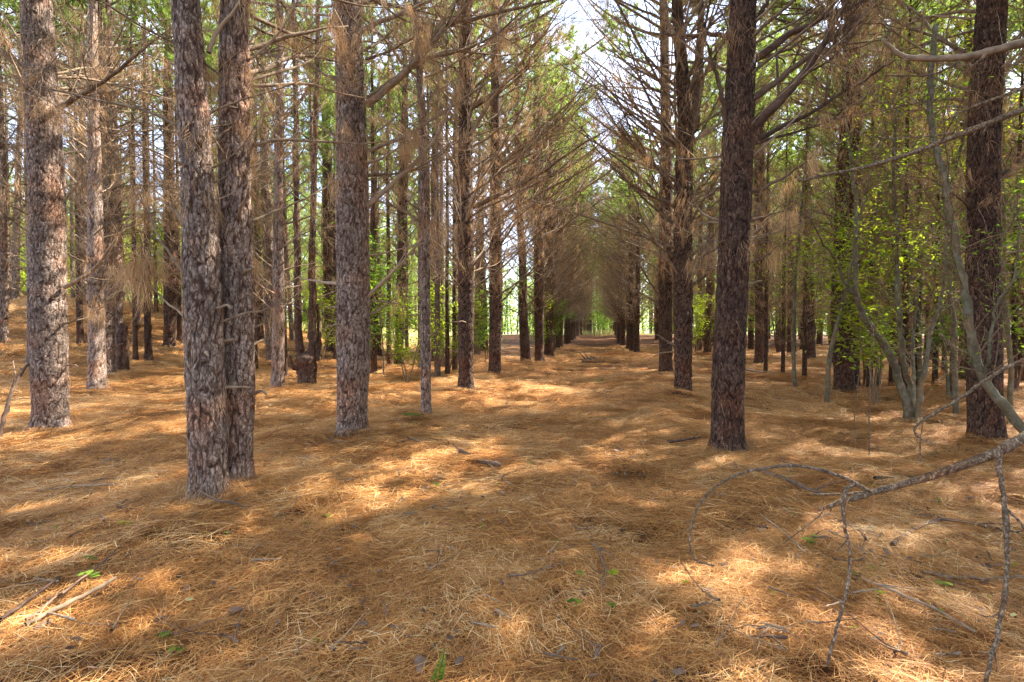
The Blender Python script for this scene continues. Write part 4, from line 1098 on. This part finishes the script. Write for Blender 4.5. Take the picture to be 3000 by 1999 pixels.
# forked low pine left of the stout pine
gp = ground_at(705, 890); d0 = gp.y
fk = tree_root('forked_pine', gp.x, gp.y, 'squat pine stool splitting low into two slender stems, left of the stout pine')
def bark_line(root, pts, r0, r1, seed, name='trunk', mat=None):
    S = free_line(pts, seed=seed, jit=0.01, sub=8) - np.array(root.location)
    g = Geo(); r = np.random.default_rng(seed)
    tubes(g, S, np.linspace(r0, r1, len(S)) * (1 + 0.08 * r.normal(size=len(S))), 16, 0, 0.7)
    return g.obj(name, mat or M_BARK_RED, root)
bark_line(fk, [(706, 898, d0), (706, 860, d0), (704, 822, d0)], 0.22, 0.25, 1)
bark_line(fk, [(694, 830, d0), (686, 780, d0), (684, 660, d0), (683, 540, d0), (680, 380, d0), (678, 200, d0), (674, 0, d0), (670, -200, d0)], 0.11, 0.04, 2, 'stem')
bark_line(fk, [(712, 830, d0), (718, 790, d0), (719, 680, d0), (716, 600, d0), (720, 480, d0), (726, 250, d0), (730, 60, d0), (732, -180, d0)], 0.115, 0.04, 3, 'stem')
bark_line(fk, [(728, 830, d0), (735, 780, d0 + .1), (730, 700, d0 + .2)], 0.07, 0.04, 4, 'stem')
bark_line(fk, [(690, 850, d0 - .1), (672, 846, d0 - .2), (668, 820, d0 - .2)], 0.06, 0.03, 5, 'stem')
for j in range(14):
    a, b = LIMBS[j % 10]; z = prnd.uniform(1.2, 5.5)
    o = link('branch', a, fk, M=Matrix.Translation(((-0.15 if j % 2 else 0.12), 0, z)) @ Matrix.Rotation(prnd.uniform(0, 6.28), 4, 'Z') @ Matrix.Rotation(-0.4, 4, 'Y') @ Matrix.Scale(prnd.uniform(0.4, 0.8), 4))
    link('needles', b, o, kind='stuff')

# rotten stump and leaning dead sapling
gp = ground_at(283, 858)
st = tree_root('dead_stump', gp.x, gp.y, 'short rotten two-pronged stump beside the slender pine at left', 'stump')
bark_line(st, [(281, 866, gp.y), (279, 830, gp.y), (283, 780, gp.y), (281, 745, gp.y)], 0.11, 0.07, 6, 'prong')
bark_line(st, [(288, 862, gp.y), (291, 820, gp.y), (289, 775, gp.y), (288, 752, gp.y)], 0.09, 0.06, 7, 'prong')
gp = ground_at(-8, 1018)
ls = tree_root('dead_sapling', gp.x, gp.y, 'bare dead sapling leaning against the thick pine at the left edge', 'dead tree')
S = [( -8, 1022, gp.y), (10, 960, gp.y + .1), (28, 892, gp.y + .3), (50, 858, gp.y + .4), (72, 822, gp.y + .6)]
line_part(ls, S, 0.026, 0.015, 'stem', M_WOOD_D, 10, 21, 0.004)
line_part(ls, [(28, 892, gp.y + .3), (34, 860, gp.y + .2), (30, 830, gp.y + .2)], 0.012, 0.006, 'branch_stub', M_WOOD, 6, 22)
gp = ground_at(310, 772)
ls = tree_root('dead_sapling', gp.x, gp.y, 'crooked dead sapling leaning on the rise between slender and dark pines', 'dead tree')
line_part(ls, [(308, 776, gp.y), (318, 735, gp.y), (325, 680, gp.y), (328, 600, gp.y), (322, 500, gp.y)], 0.09, 0.03, 'stem', M_WOOD_D, 8, 23, 0.02)

# ------------------------------------------------------------------ leafy understory saplings
def sapling_mesh(seed, h, nl, lmat, size):
    r = np.random.default_rng(seed); g = Geo()
    for s in range(int(r.integers(2, 4))):
        P = grow((0, 0, -0.05), (r.normal() * 0.15, r.normal() * 0.15, 1), h, 8, r, up=0.05, wob=0.1)
        tubes(g, P, np.linspace(0.02, 0.005, 9), 5, 0)
        for i in range(14):
            k = int(r.integers(2, 8)); q = grow(P[k], side_dir(unit(P[k] - P[k - 1]), r.uniform(0.6, 1.2), r.uniform(0, 6.28)), h * 0.28 * r.uniform(0.5, 1.2), 5, r, wob=0.2)
            tubes(g, q, np.linspace(0.006, 0.002, 6), 3, 0, cap=False)
            n = int(nl / 28 * r.uniform(0.4, 1.6)); O = q[r.integers(1, 6, n)] + r.normal(size=(n, 3)) * h * 0.035
            leaves(g, O, r, size, 1)
    return g.mesh('foliage', [M_STICK, lmat])
SAP = [sapling_mesh(400 + i, 3.0, 1300, M_LEAF if i % 2 else M_LEAFY, 0.045) for i in range(4)]
def put_sapling(xd, d, s, k, label, group=None, zoff=0):
    p = world_at(xd, HOR, d)
    rt = tree_root('leafy_sapling', p.x, p.y, label, 'sapling', group)
    rt.location.z += zoff
    link('foliage', SAP[k], rt, M=Matrix.Rotation(prnd.uniform(0, 6.28), 4, 'Z') @ Matrix.Diagonal((s, s, s * prnd.uniform(0.9, 1.2), 1)), kind='stuff')
    return rt
put_sapling(880, 15.5, 1.35, 1, 'bright green leafy sapling right behind the stout pine')
put_sapling(935, 13.8, 0.95, 0, 'yellow-green leafy sapling around the leaning brown pine')
put_sapling(1030, 15.5, 1.1, 0, 'yellow-green sapling between the thin young pine and the next path-row pine')
for q_, (a_, b_) in enumerate([(1378, 70), (1396, 74), (1386, 79), (1366, 76)]): put_sapling(a_, b_, 1.7 + 0.2 * q_, 1 + 2 * (q_ % 2), 'soft green bush closing the far end of the path', 'green bushes at the far end of the path')
put_sapling(1115, 20, 1.2, 1, 'green sapling glimpsed between the second and third path-row pines')
put_sapling(1985, 12.6, 1.3, 1, 'tall green sapling wrapping the dark pine behind the crooked grey trees')
put_sapling(2010, 9.4, 1.2, 0, 'bright yellow-green sapling just left of the crooked multi-stemmed tree', zoff=0.0)
put_sapling(2190, 12.2, 1.5, 1, 'green sapling to the left of the thick dark pine at right')
put_sapling(2335, 11.0, 1.4, 1, 'green sapling against the right picture edge')
for i in range(22):
    xd = prnd.uniform(-30, 640); d = prnd.uniform(22, 32)
    put_sapling(xd, d, prnd.uniform(1.1, 1.7), 0 if i % 3 else 2, 'yellow-green bush in full sun along the crest of the rise at left', 'sunlit bushes on the crest at left')
LS = ('small leafy bush glowing green among the distant trunks', 'green bushes among the far trunks')
for i in range(34):
    xd = prnd.uniform(-20, 2370); d = prnd.uniform(20, 46)
    if 1290 < xd < 1440: continue
    x = (xd - 1176.5) / F * d
    yl = xd < 700
    put_sapling(xd, d, prnd.uniform(0.9, 1.9), 2 * prnd.randrange(2) if (yl or prnd.random() < 0.45) else 1 + 2 * prnd.randrange(2), LS[0], LS[1])
# suppressed brushy pines that fill the right wood with dead twigs, and green pines at the sunny edge
for i in range(16):
    xd = [1800, 1850, 1905, 2000, 2050, 2110, 2170, 2210, 2330, 2350, 1760, 1880, 2150, 2300, 1990, 2080][i]; d = prnd.uniform(9.5, 17)
    if abs(xd - 1938) < 62: continue
    p = world_at(xd, HOR, d); s = prnd.uniform(0.5, 0.68)
    rt = tree_root('suppressed_pine', p.x, p.y, 'stunted half-dead pine whose brown twigs hang nearly to the floor', 'tree', 'stunted dead-twigged pines in the right wood')
    link('trunk', BTR[i % 4][1], rt, M=Matrix.Diagonal((0.3, 0.3, 0.6, 1)))
    link('lower_crown', DEADS[i % 4], rt, M=Matrix.Rotation(prnd.uniform(0, 6.28), 4, 'Z') @ Matrix.Diagonal((s, s, s * 1.15, 1)), kind='stuff')
for i in range(64):
    if i < 44: xd = prnd.uniform(-150, 1000); d = prnd.uniform(36, 66)
    else: xd = prnd.uniform(1440, 2400); d = prnd.uniform(58, 80)
    p = world_at(xd, HOR, d); s = prnd.uniform(0.7, 1.15)
    rt = tree_root('edge_pine', p.x, p.y, 'pale green pine standing in the sun beyond the edge of the plantation', 'tree', 'green pines at the sunny edge')
    link('trunk', BTR[i % 4][0], rt, M=Matrix.Diagonal((0.7, 0.7, s * 0.9, 1)))
    link('crown', EDGE[i % 2], rt, M=Matrix.Rotation(prnd.uniform(0, 6.28), 4, 'Z') @ Matrix.Diagonal((s, s, s, 1)), kind='stuff')
# bright leaves high up at right: a spindly broadleaf tree beyond the crooked ones
for i, (xd, d, h, lab) in enumerate([(1830, 11.5, 7.0, 'slim leafy broadleaf tree between the slim dark pine and the crooked grey trees'), (2120, 10.4, 7.2, 'leafy broadleaf tree directly above the fork of the crooked grey trees'), (2325, 9.0, 6.6, 'leafy broadleaf tree right of the thick dark pine at the picture edge'), (1900, 9.5, 6.5, 'spindly broadleaf tree with bright leaves left of the crooked grey stems'), (2200, 8.6, 6.8, 'tall spindly broadleaf with sunlit yellow-green top near the right edge'), (2020, 12.5, 7.5, 'thin broadleaf tree rising between the crooked grey trees')]):
    p = world_at(xd, HOR, d); rt = tree_root('slender_broadleaf_tree', p.x, p.y, lab); r = np.random.default_rng(900 + i)
    P = grow((0, 0, -0.1), (r.normal() * 0.06, 0, 1), h, 16, r, up=0.08, wob=0.07)
    g = Geo(); tubes(g, P, np.linspace(0.045, 0.01, 17), 8, 0, 0.6); g.obj('trunk', M_GREY, rt)
    tw = Geo(); lv = Geo()
    for j in range(64):
        k = int(r.integers(5, 16)); q = grow(P[k], side_dir(unit(P[k] - P[k - 1]), r.uniform(0.6, 1.2), r.uniform(0, 6.28)), r.uniform(0.6, 1.5), 6, r, wob=0.18)
        tubes(tw, q, np.linspace(0.008, 0.002, 7), 4, 0, cap=False)
        n = int(r.uniform(20, 60)); leaves(lv, q[r.integers(2, 7, n)] + r.normal(size=(n, 3)) * 0.08, r, 0.026)
    tw.obj('twigs', M_STICK, rt, kind='stuff'); lv.obj('leaves', M_LEAF if i in (1, 2) else M_LEAFY, rt, kind='stuff')

# ------------------------------------------------------------------ woods and field edge beyond the plantation
def far_woods():
    r = np.random.default_rng(8); g = Geo(); lv = Geo()
    for i in range(430):
        a = r.uniform(-0.95, 0.95); d = r.uniform(92, 120)
        if a < -0.15: d = r.uniform(70, 95)
        x = a * d; h = r.uniform(9, 17); z0 = float(H(x, d))
        tubes(g, np.array([[x, d, z0 - 0.3], [x + r.normal() * .3, d, z0 + h * .5], [x, d, z0 + h]]), [0.2, 0.13, 0.03], 5, 0, r.random())
        n = 300
        zf = r.random(n) ** 1.1
        rad = (1 - zf * 0.8) * r.uniform(1.6, 3.2) * np.sqrt(r.random(n)); th = r.uniform(0, 6.28, n)
        C = np.stack([x + rad * np.cos(th), d + rad * np.sin(th), z0 + 0.5 + zf * h], -1)
        leaves(lv, C, r, 0.34)
    V = lv.arrays()
    g.merge(V, None, 1)
    g.obj('far_woods', [M_WOOD_D, M_EDGE], kind='stuff', label='pale green wood beyond the plantation seen at the end of the path', category='woods')
far_woods()
def field_grass():
    r = np.random.default_rng(9); g = Geo()
    n = 26000
    y = r.uniform(38, 70, n); x = -r.uniform(0.1, 1.1, n) * y
    O = np.stack([x, y, H(x, y) - 0.02], -1)
    needles(g, O, np.array([0, 0, 1.0]) + r.normal(size=(n, 3)) * 0.3, r.uniform(0.3, 0.9, n), 0.03, 0, r)
    n = 5000; y = r.uniform(76, 92, n); x = 0.177 * y + r.normal(size=n) * 4
    needles(g, np.stack([x, y, H(x, y)], -1), np.array([0, 0, 1.0]) + r.normal(size=(n, 3)) * 0.3, r.uniform(0.3, 1.1, n), 0.03, 0, r)
    g.obj('dry_grass', M_FIELD, kind='stuff', label='sunlit dry grass in the clearing beyond the plantation', category='grass')
field_grass()

# ------------------------------------------------------------------ things lying on the floor
def stick(pts, r0, r1, label, seed, twigs=0, name='fallen_stick', cat='stick', mat=None, lift=0.035):
    P = [ground_at(a, b + 6) for a, b in pts]; r0 *= 1.3; r1 *= 1.3
    W = np.array([[p.x, p.y, float(H(p.x, p.y)) + lift + 0.03] for p in P]); k = len(W)
    q = np.linspace(0, k - 1, (k - 1) * 5 + 1)
    S = np.stack([np.interp(q, np.arange(k), W[:, c]) for c in range(3)], -1)
    r = np.random.default_rng(seed); S[1:-1, :2] += r.normal(size=(len(S) - 2, 2)) * 0.004
    S[:, 2] = np.maximum(S[:, 2], H(S[:, 0], S[:, 1]) + lift)
    o0 = S[0].copy()
    g = Geo(); tubes(g, S - o0, np.linspace(r0, r1, len(S)) * (1 + 0.1 * r.normal(size=len(S))), 7, 0, r.random())
    for j in range(twigs):
        kk = int(r.integers(1, len(S) - 1)); d = unit(S[kk + 1 if kk + 1 < len(S) else kk] - S[kk - 1])
        sd = side_dir(d, r.uniform(0.5, 1.0), r.choice([0.3, 2.8])); T2 = grow(S[kk] - o0, sd, r.uniform(0.1, 0.3), 4, r, wob=0.15)
        tubes(g, T2, np.linspace(r0 * 0.5, 0.0015, 5), 5, 0, r.random())
    o = g.obj(name, mat or M_STICK, None, label=label, category=cat); o.location = o0
    return o
stick([(1027, 1020), (1060, 1045), (1100, 1068), (1148, 1078)], 0.011, 0.024, 'dark forked stick with broken end lying in the middle of the floor', 1, 3, mat=M_WOOD_D)
stick([(0, 1450), (60, 1405), (140, 1345)], 0.008, 0.005, 'uppermost of the parallel bare sticks at the lower left corner', 2, 0, mat=M_WOOD_D)
stick([(60, 1450), (140, 1390), (215, 1330), (265, 1285)], 0.006, 0.004, 'long thin curved stick, middle of the parallel sticks at lower left', 3, 0, mat=M_WOOD_D)
stick([(60, 1462), (120, 1430), (190, 1395), (266, 1350)], 0.010, 0.008, 'thickest stick, lowest of the parallel sticks at lower left', 4, 0, mat=M_WOOD)
stick([(85, 1140), (160, 1130), (240, 1126), (310, 1126)], 0.009, 0.006, 'horizontal brown stick on the needles left of the nearest pine', 5, 2)
stick([(210, 1118), (240, 1110), (290, 1112)], 0.005, 0.003, 'short pale twig above the horizontal brown stick', 6)
stick([(460, 1143), (500, 1165), (540, 1170), (590, 1190)], 0.008, 0.006, 'dark stick curving away from the foot of the nearest pine', 7, 1, mat=M_WOOD_D)
stick([(820, 1000), (845, 1012), (870, 1025)], 0.016, 0.008, 'grey root-like stick at the foot of the stout pine', 8, 1)
stick([(725, 990), (760, 1015), (815, 1060)], 0.01, 0.004, 'thin branched stick lying below the foot of the stout pine', 9, 4)
stick([(935, 1010), (960, 1020), (985, 1022)], 0.012, 0.009, 'short mossy stick left of the forked stick on the floor', 10)
stick([(1535, 1022), (1570, 1018), (1610, 1012)], 0.014, 0.008, 'dark stick with sunlit edge left of the massive pine', 11, 2, mat=M_WOOD_D)
stick([(1165, 1345), (1215, 1340), (1275, 1320)], 0.006, 0.004, 'pale twig on the needles in the centre foreground', 12, 1)
stick([(1360, 1265), (1378, 1290), (1390, 1325), (1385, 1370)], 0.006, 0.004, 'hooked twig beside the sunlit patch in the foreground', 13, 2, mat=M_WOOD_D)
stick([(1740, 1090), (1800, 1110), (1860, 1138), (1900, 1150)], 0.016, 0.008, 'rotten dark stick lying behind the arching twig', 14, 2, mat=M_WOOD_D)
stick([(2010, 1110), (2060, 1105), (2120, 1112)], 0.012, 0.009, 'dark stick on the leaf litter behind the drooping bough', 15, 0, mat=M_WOOD_D)
stick([(2050, 1270), (2100, 1230), (2160, 1208), (2220, 1214), (2340, 1240)], 0.011, 0.006, 'arched dark dead branch on the floor at lower right', 16, 5, mat=M_WOOD_D)
stick([(2120, 1335), (2200, 1350), (2280, 1352), (2350, 1345)], 0.006, 0.004, 'long thin twig under the arched dead branch at right', 17, 2)
stick([(1980, 1350), (2060, 1385), (2160, 1430), (2240, 1480)], 0.006, 0.004, 'long straight twig running down to the lower right', 18, 2, mat=M_WOOD)
stick([(1750, 1200), (1800, 1240), (1850, 1290)], 0.006, 0.004, 'thin twig under the drooping bough tip', 19, 2)
stick([(100, 838), (200, 842), (330, 835)], 0.02, 0.01, 'fallen branch lying between the left-edge pine and the slender pine', 20, 4, mat=M_WOOD)
stick([(350, 800), (400, 830), (440, 850)], 0.02, 0.01, 'fallen branch in front of the dark straight pine at left', 21, 4, mat=M_WOOD)
stick([(1855, 700), (1900, 860), (1900, 862)], 0.001, 0.001, 'faint twig', 22) if False else None
stick([(1910, 880), (1990, 905), (2060, 915)], 0.012, 0.006, 'thin fallen branch at the foot of the dark pine at right', 23, 2, mat=M_WOOD)
stick([(1715, 912), (1800, 918), (1850, 926)], 0.01, 0.006, 'thin fallen branch right of the massive pine', 24, 2, mat=M_WOOD)
stick([(1690, 985), (1560, 960), (1440, 875)], 0.006, 0.004, 'thin twig lying across the path side near the forked pine', 25, 2, mat=M_WOOD_D)
LT = ('small dead twig half sunk in the fallen needles', 'small twigs strewn on the needles')
for i in range(110):
    a, b = prnd.uniform(20, 2330), prnd.uniform(880, 1540); an = prnd.uniform(0, 6.28); L = prnd.uniform(12, 60) * (b - 700) / 500
    stick([(a, b), (a + L * math.cos(an) * .5, b + L * math.sin(an) * .25), (a + L * math.cos(an), b + L * math.sin(an) * .4)], prnd.uniform(0.003, 0.007), 0.002, LT[0], 50 + i, prnd.randrange(3), 'small_twig', 'twig', mat=prnd.choice([M_STICK, M_WOOD, M_WOOD_D]), lift=0.04)['group'] = LT[1]

# bark chips, bits of twig and dark humus crumbs lying among the needles
def crumbs():
    r = np.random.default_rng(12); g = Geo(); n = 5200
    y = 1.2 + 15 * r.random(n) ** 0.8; x = (r.random(n) * 2 - 1) * (y * 1.05 + 0.5)
    c = np.stack([x, y, H(x, y) + r.uniform(0.02, 0.05, n)], -1)
    a = r.uniform(0, 6.28, n); L = r.uniform(0.006, 0.03, n) * np.where(r.random(n) < 0.12, 2.0, 1.0); W = L * r.uniform(0.15, 0.7, n)
    d = np.stack([np.cos(a), np.sin(a), r.normal(size=n) * 0.25], -1) * L[:, None]; w = np.stack([-np.sin(a), np.cos(a), r.normal(size=n) * 0.25], -1) * W[:, None]
    up = np.array([0, 0, 1.0]) * (W * 0.6)[:, None]
    V = np.stack([c - d - w * .6, c + d * .8 - w, c + d + w * .7, c - d * .7 + w, c + up + d * 0.1], 1).reshape(-1, 3); b = np.arange(n)[:, None] * 5
    g.add(V, np.concatenate([b + np.array([[0, 1, 4]]), b + np.array([[1, 2, 4]]), b + np.array([[2, 3, 4]]), b + np.array([[3, 0, 4]])]), None, 0, np.repeat(r.random(n), 5))
    g.obj('bark_crumbs', M_WOOD_D, kind='stuff', label='dark bark chips and twig crumbs scattered through the fallen needles', category='bark crumbs')
crumbs()

# decayed stump in the path
gp = ground_at(1362, 836)
sr = tree_root('rotten_stump', gp.x, gp.y, 'small dark uprooted stump in the middle of the path', 'stump')
g = Geo(); r = np.random.default_rng(4)
n1, n2 = 14, 24
th = np.arange(n2) / n2 * 6.283; ph = np.linspace(0.05, 1.5, n1)
PH, TH = np.meshgrid(ph, th, indexing='ij')
rad = 0.42 * (1 + 0.5 * vnoise(TH * 2.2, PH * 4, 3) + 0.3 * vnoise(TH * 6, PH * 9, 4))
V = np.stack([rad * np.sin(PH) * np.cos(TH) * 1.25, rad * np.sin(PH) * np.sin(TH) * 0.8, rad * np.cos(PH) * 0.75 - 0.05], -1).reshape(-1, 3)
i = np.arange(n1 - 1)[:, None] * n2; j = np.arange(n2)[None, :]; Q = np.stack([i + j, i + (j + 1) % n2, i + n2 + (j + 1) % n2, i + n2 + j], -1).reshape(-1, 4)
g.add(V, None, Q[:, ::-1], 0, 0.6); g.obj('stump_mass', M_WOOD_D, sr)
for k in range(7):
    g = Geo(); a = r.uniform(0, 6.28); P = grow((0.2 * math.cos(a), 0.12 * math.sin(a), 0.1), (math.cos(a), math.sin(a) * .6, 0.35), r.uniform(0.4, 0.9), 6, r, up=-0.12, wob=0.15)
    tubes(g, P, np.linspace(0.04, 0.01, 7), 6); g.obj('root', M_WOOD_D, sr)

# green seedlings
def seedling(xd, yd, label, n=5, s=0.035, h=0.06, group=None, mat=None, seed=0):
    gp = ground_at(xd, yd); r = np.random.default_rng(seed)
    rt = tree_root('seedling', gp.x, gp.y, label, 'seedling', group)
    g = Geo(); tubes(g, np.array([[0, 0, -0.01], [0.004, 0, h * .5 + 0.03], [0, 0.004, h + 0.05]]), [0.002, 0.0016, 0.001], 5); g.obj('stem', M_LEAF, rt)
    for k in range(n):
        a = k / n * 6.28 + r.uniform(0, .6); q = Geo()
        O = np.array([[0, 0, 0]]); d = np.array([math.cos(a), math.sin(a), 0.15]); sd = np.array([-math.sin(a), math.cos(a), 0])
        L = s * r.uniform(0.8, 1.3)
        pts = [(0, 0), (0.5, .5), (1.1, .62), (1.7, .38), (2.1, 0), (1.7, -.38), (1.1, -.62), (.5, -.5)]
        V = np.array([d * L * u + sd * L * v_ + np.array([0, 0, -0.25 * L * (u / 2) ** 2 + 0.12 * L * abs(v_)]) for u, v_ in pts])
        q.add(V, [(0, 1, 7), (3, 4, 5)], [(1, 2, 6, 7), (2, 3, 5, 6)], 0, r.random())
        q.obj('leaf', mat or M_LEAF, rt, loc=(0, 0.0, h + 0.03 + 0.008 * k))
seedling(947, 978, 'broad-leaved green seedling between stout pine and thin young pine', 6, 0.075, 0.1, seed=1)
seedling(1000, 1135, 'tiny three-leaved green seedling in the middle of the needle floor', 4, 0.028, 0.04, seed=2)
seedling(208, 1318, 'small green sprig above the parallel sticks at lower left', 4, 0.022, 0.05, seed=3)
seedling(206, 1372, 'pale grey-green sprig among the parallel sticks at lower left', 6, 0.022, 0.07, seed=4)
seedling(1405, 1355, 'yellow-green sprig in the sunlit patch of the foreground', 5, 0.02, 0.05, mat=M_LEAFY, seed=5)
seedling(1860, 1270, 'small ferny green plant under the drooping bough', 7, 0.025, 0.03, seed=6)
seedling(1375, 905 - 20, 'low green patch of seedlings by the sunlit strip of the path', 8, 0.09, 0.05, seed=7)
seedling(1690 + 270, 1415 - 70, 'tiny green sprout right of the hanging twig', 3, 0.018, 0.03, seed=8)
LG = ('tiny green sprout poking up through the fallen needles', 'tiny sprouts in the needle floor')
for i in range(34):
    seedling(prnd.uniform(30, 2330), prnd.uniform(900, 1550), LG[0], prnd.randrange(2, 5), prnd.uniform(0.01, 0.022), 0.03, LG[1], prnd.choice([M_LEAF, M_LEAFY]), 20 + i)
# fern frond at the bottom edge
gp = ground_at(1000, 1575)
fr = tree_root('fern', gp.x, gp.y, 'single bright green fern frond standing at the bottom edge', 'fern')
P = np.array([np.array(world_at(1000 + 14 * math.sin(u * 1.5) + 6 * u, 1580 - 90 * u, gp.y - 0.0 * u)) for u in np.linspace(0, 1, 12)]) - np.array(fr.location)
g = Geo(); tubes(g, P, np.linspace(0.0022, 0.0008, 12), 5); g.obj('stem', M_LEAF, fr)
g = Geo(); r = np.random.default_rng(2)
for u in np.linspace(0.15, 0.98, 22):
    k = u * 11; i = min(int(k), 10); c = P[i] + (P[i + 1] - P[i]) * (k - i); L = 0.034 * (1.05 - u) ** 0.6
    for s in (-1, 1):
        d = np.array([s * 0.95, 0.15, 0.25]); V = [c, c + d * L * .5 + [0, 0, L * .16], c + d * L, c + d * L * .5 - [0, 0, L * .16]]
        g.add(np.array(V), None, [(0, 1, 2, 3)], 0, r.random())
g.obj('frond', M_LEAF, fr, kind='stuff')
# thin bare upright shoots at right
for i, (xd, yd, h, lab) in enumerate([(1998, 1062, 330, 'thin bare upright shoot right of the massive pine, taller one'), (2115, 1075, 130, 'short thin bare shoot before the crooked multi-stemmed tree'), (1965, 1010, 160, 'faint leaning shoot before the dark pine at right')]):
    gp = ground_at(xd, yd); rt = tree_root('bare_shoot', gp.x, gp.y, lab, 'shoot')
    line_part(rt, [(xd, yd + 4, gp.y), (xd - 2, yd - h * .4, gp.y), (xd + 5, yd - h * .75, gp.y), (xd + 12, yd - h, gp.y)], 0.008, 0.003, 'stem', M_STICK, 6, 60 + i)
# fallen broad leaves
LL = ('pale fallen broad leaf lying on the pine needles', 'broad leaves fallen on the needles')
leafme = []
for k in range(3):
    g = Geo(); pts = [(0, 0), (0.5, .45), (1.1, .6), (1.7, .35), (2.1, 0), (1.7, -.35), (1.1, -.6), (.5, -.45)]
    g.add(np.array([[u * .02, v_ * .02, 0.004 * math.sin(u * 2 + k)] for u, v_ in pts]), [(0, 1, 7), (3, 4, 5)], [(1, 2, 6, 7), (2, 3, 5, 6)], 0, 0.4 + 0.3 * k)
    leafme.append(g.mesh('fallen_leaf', [M_LEAFY, M_FIELD, M_STICK][k]))
for i in range(70):
    xd, yd = (prnd.uniform(1600, 2340), prnd.uniform(950, 1500)) if i < 52 else (prnd.uniform(50, 1600), prnd.uniform(1000, 1500))
    gp = ground_at(xd, yd); s = prnd.uniform(0.6, 1.2)
    o = link('fallen_leaf', leafme[prnd.randrange(3)], None, loc=(gp.x, gp.y, float(H(gp.x, gp.y)) + 0.04), label=LL[0], category='leaf', group=LL[1])
    o.rotation_euler = (prnd.gauss(0, .3), prnd.gauss(0, .3), prnd.uniform(0, 6.28)); o.scale = (s, s, s)
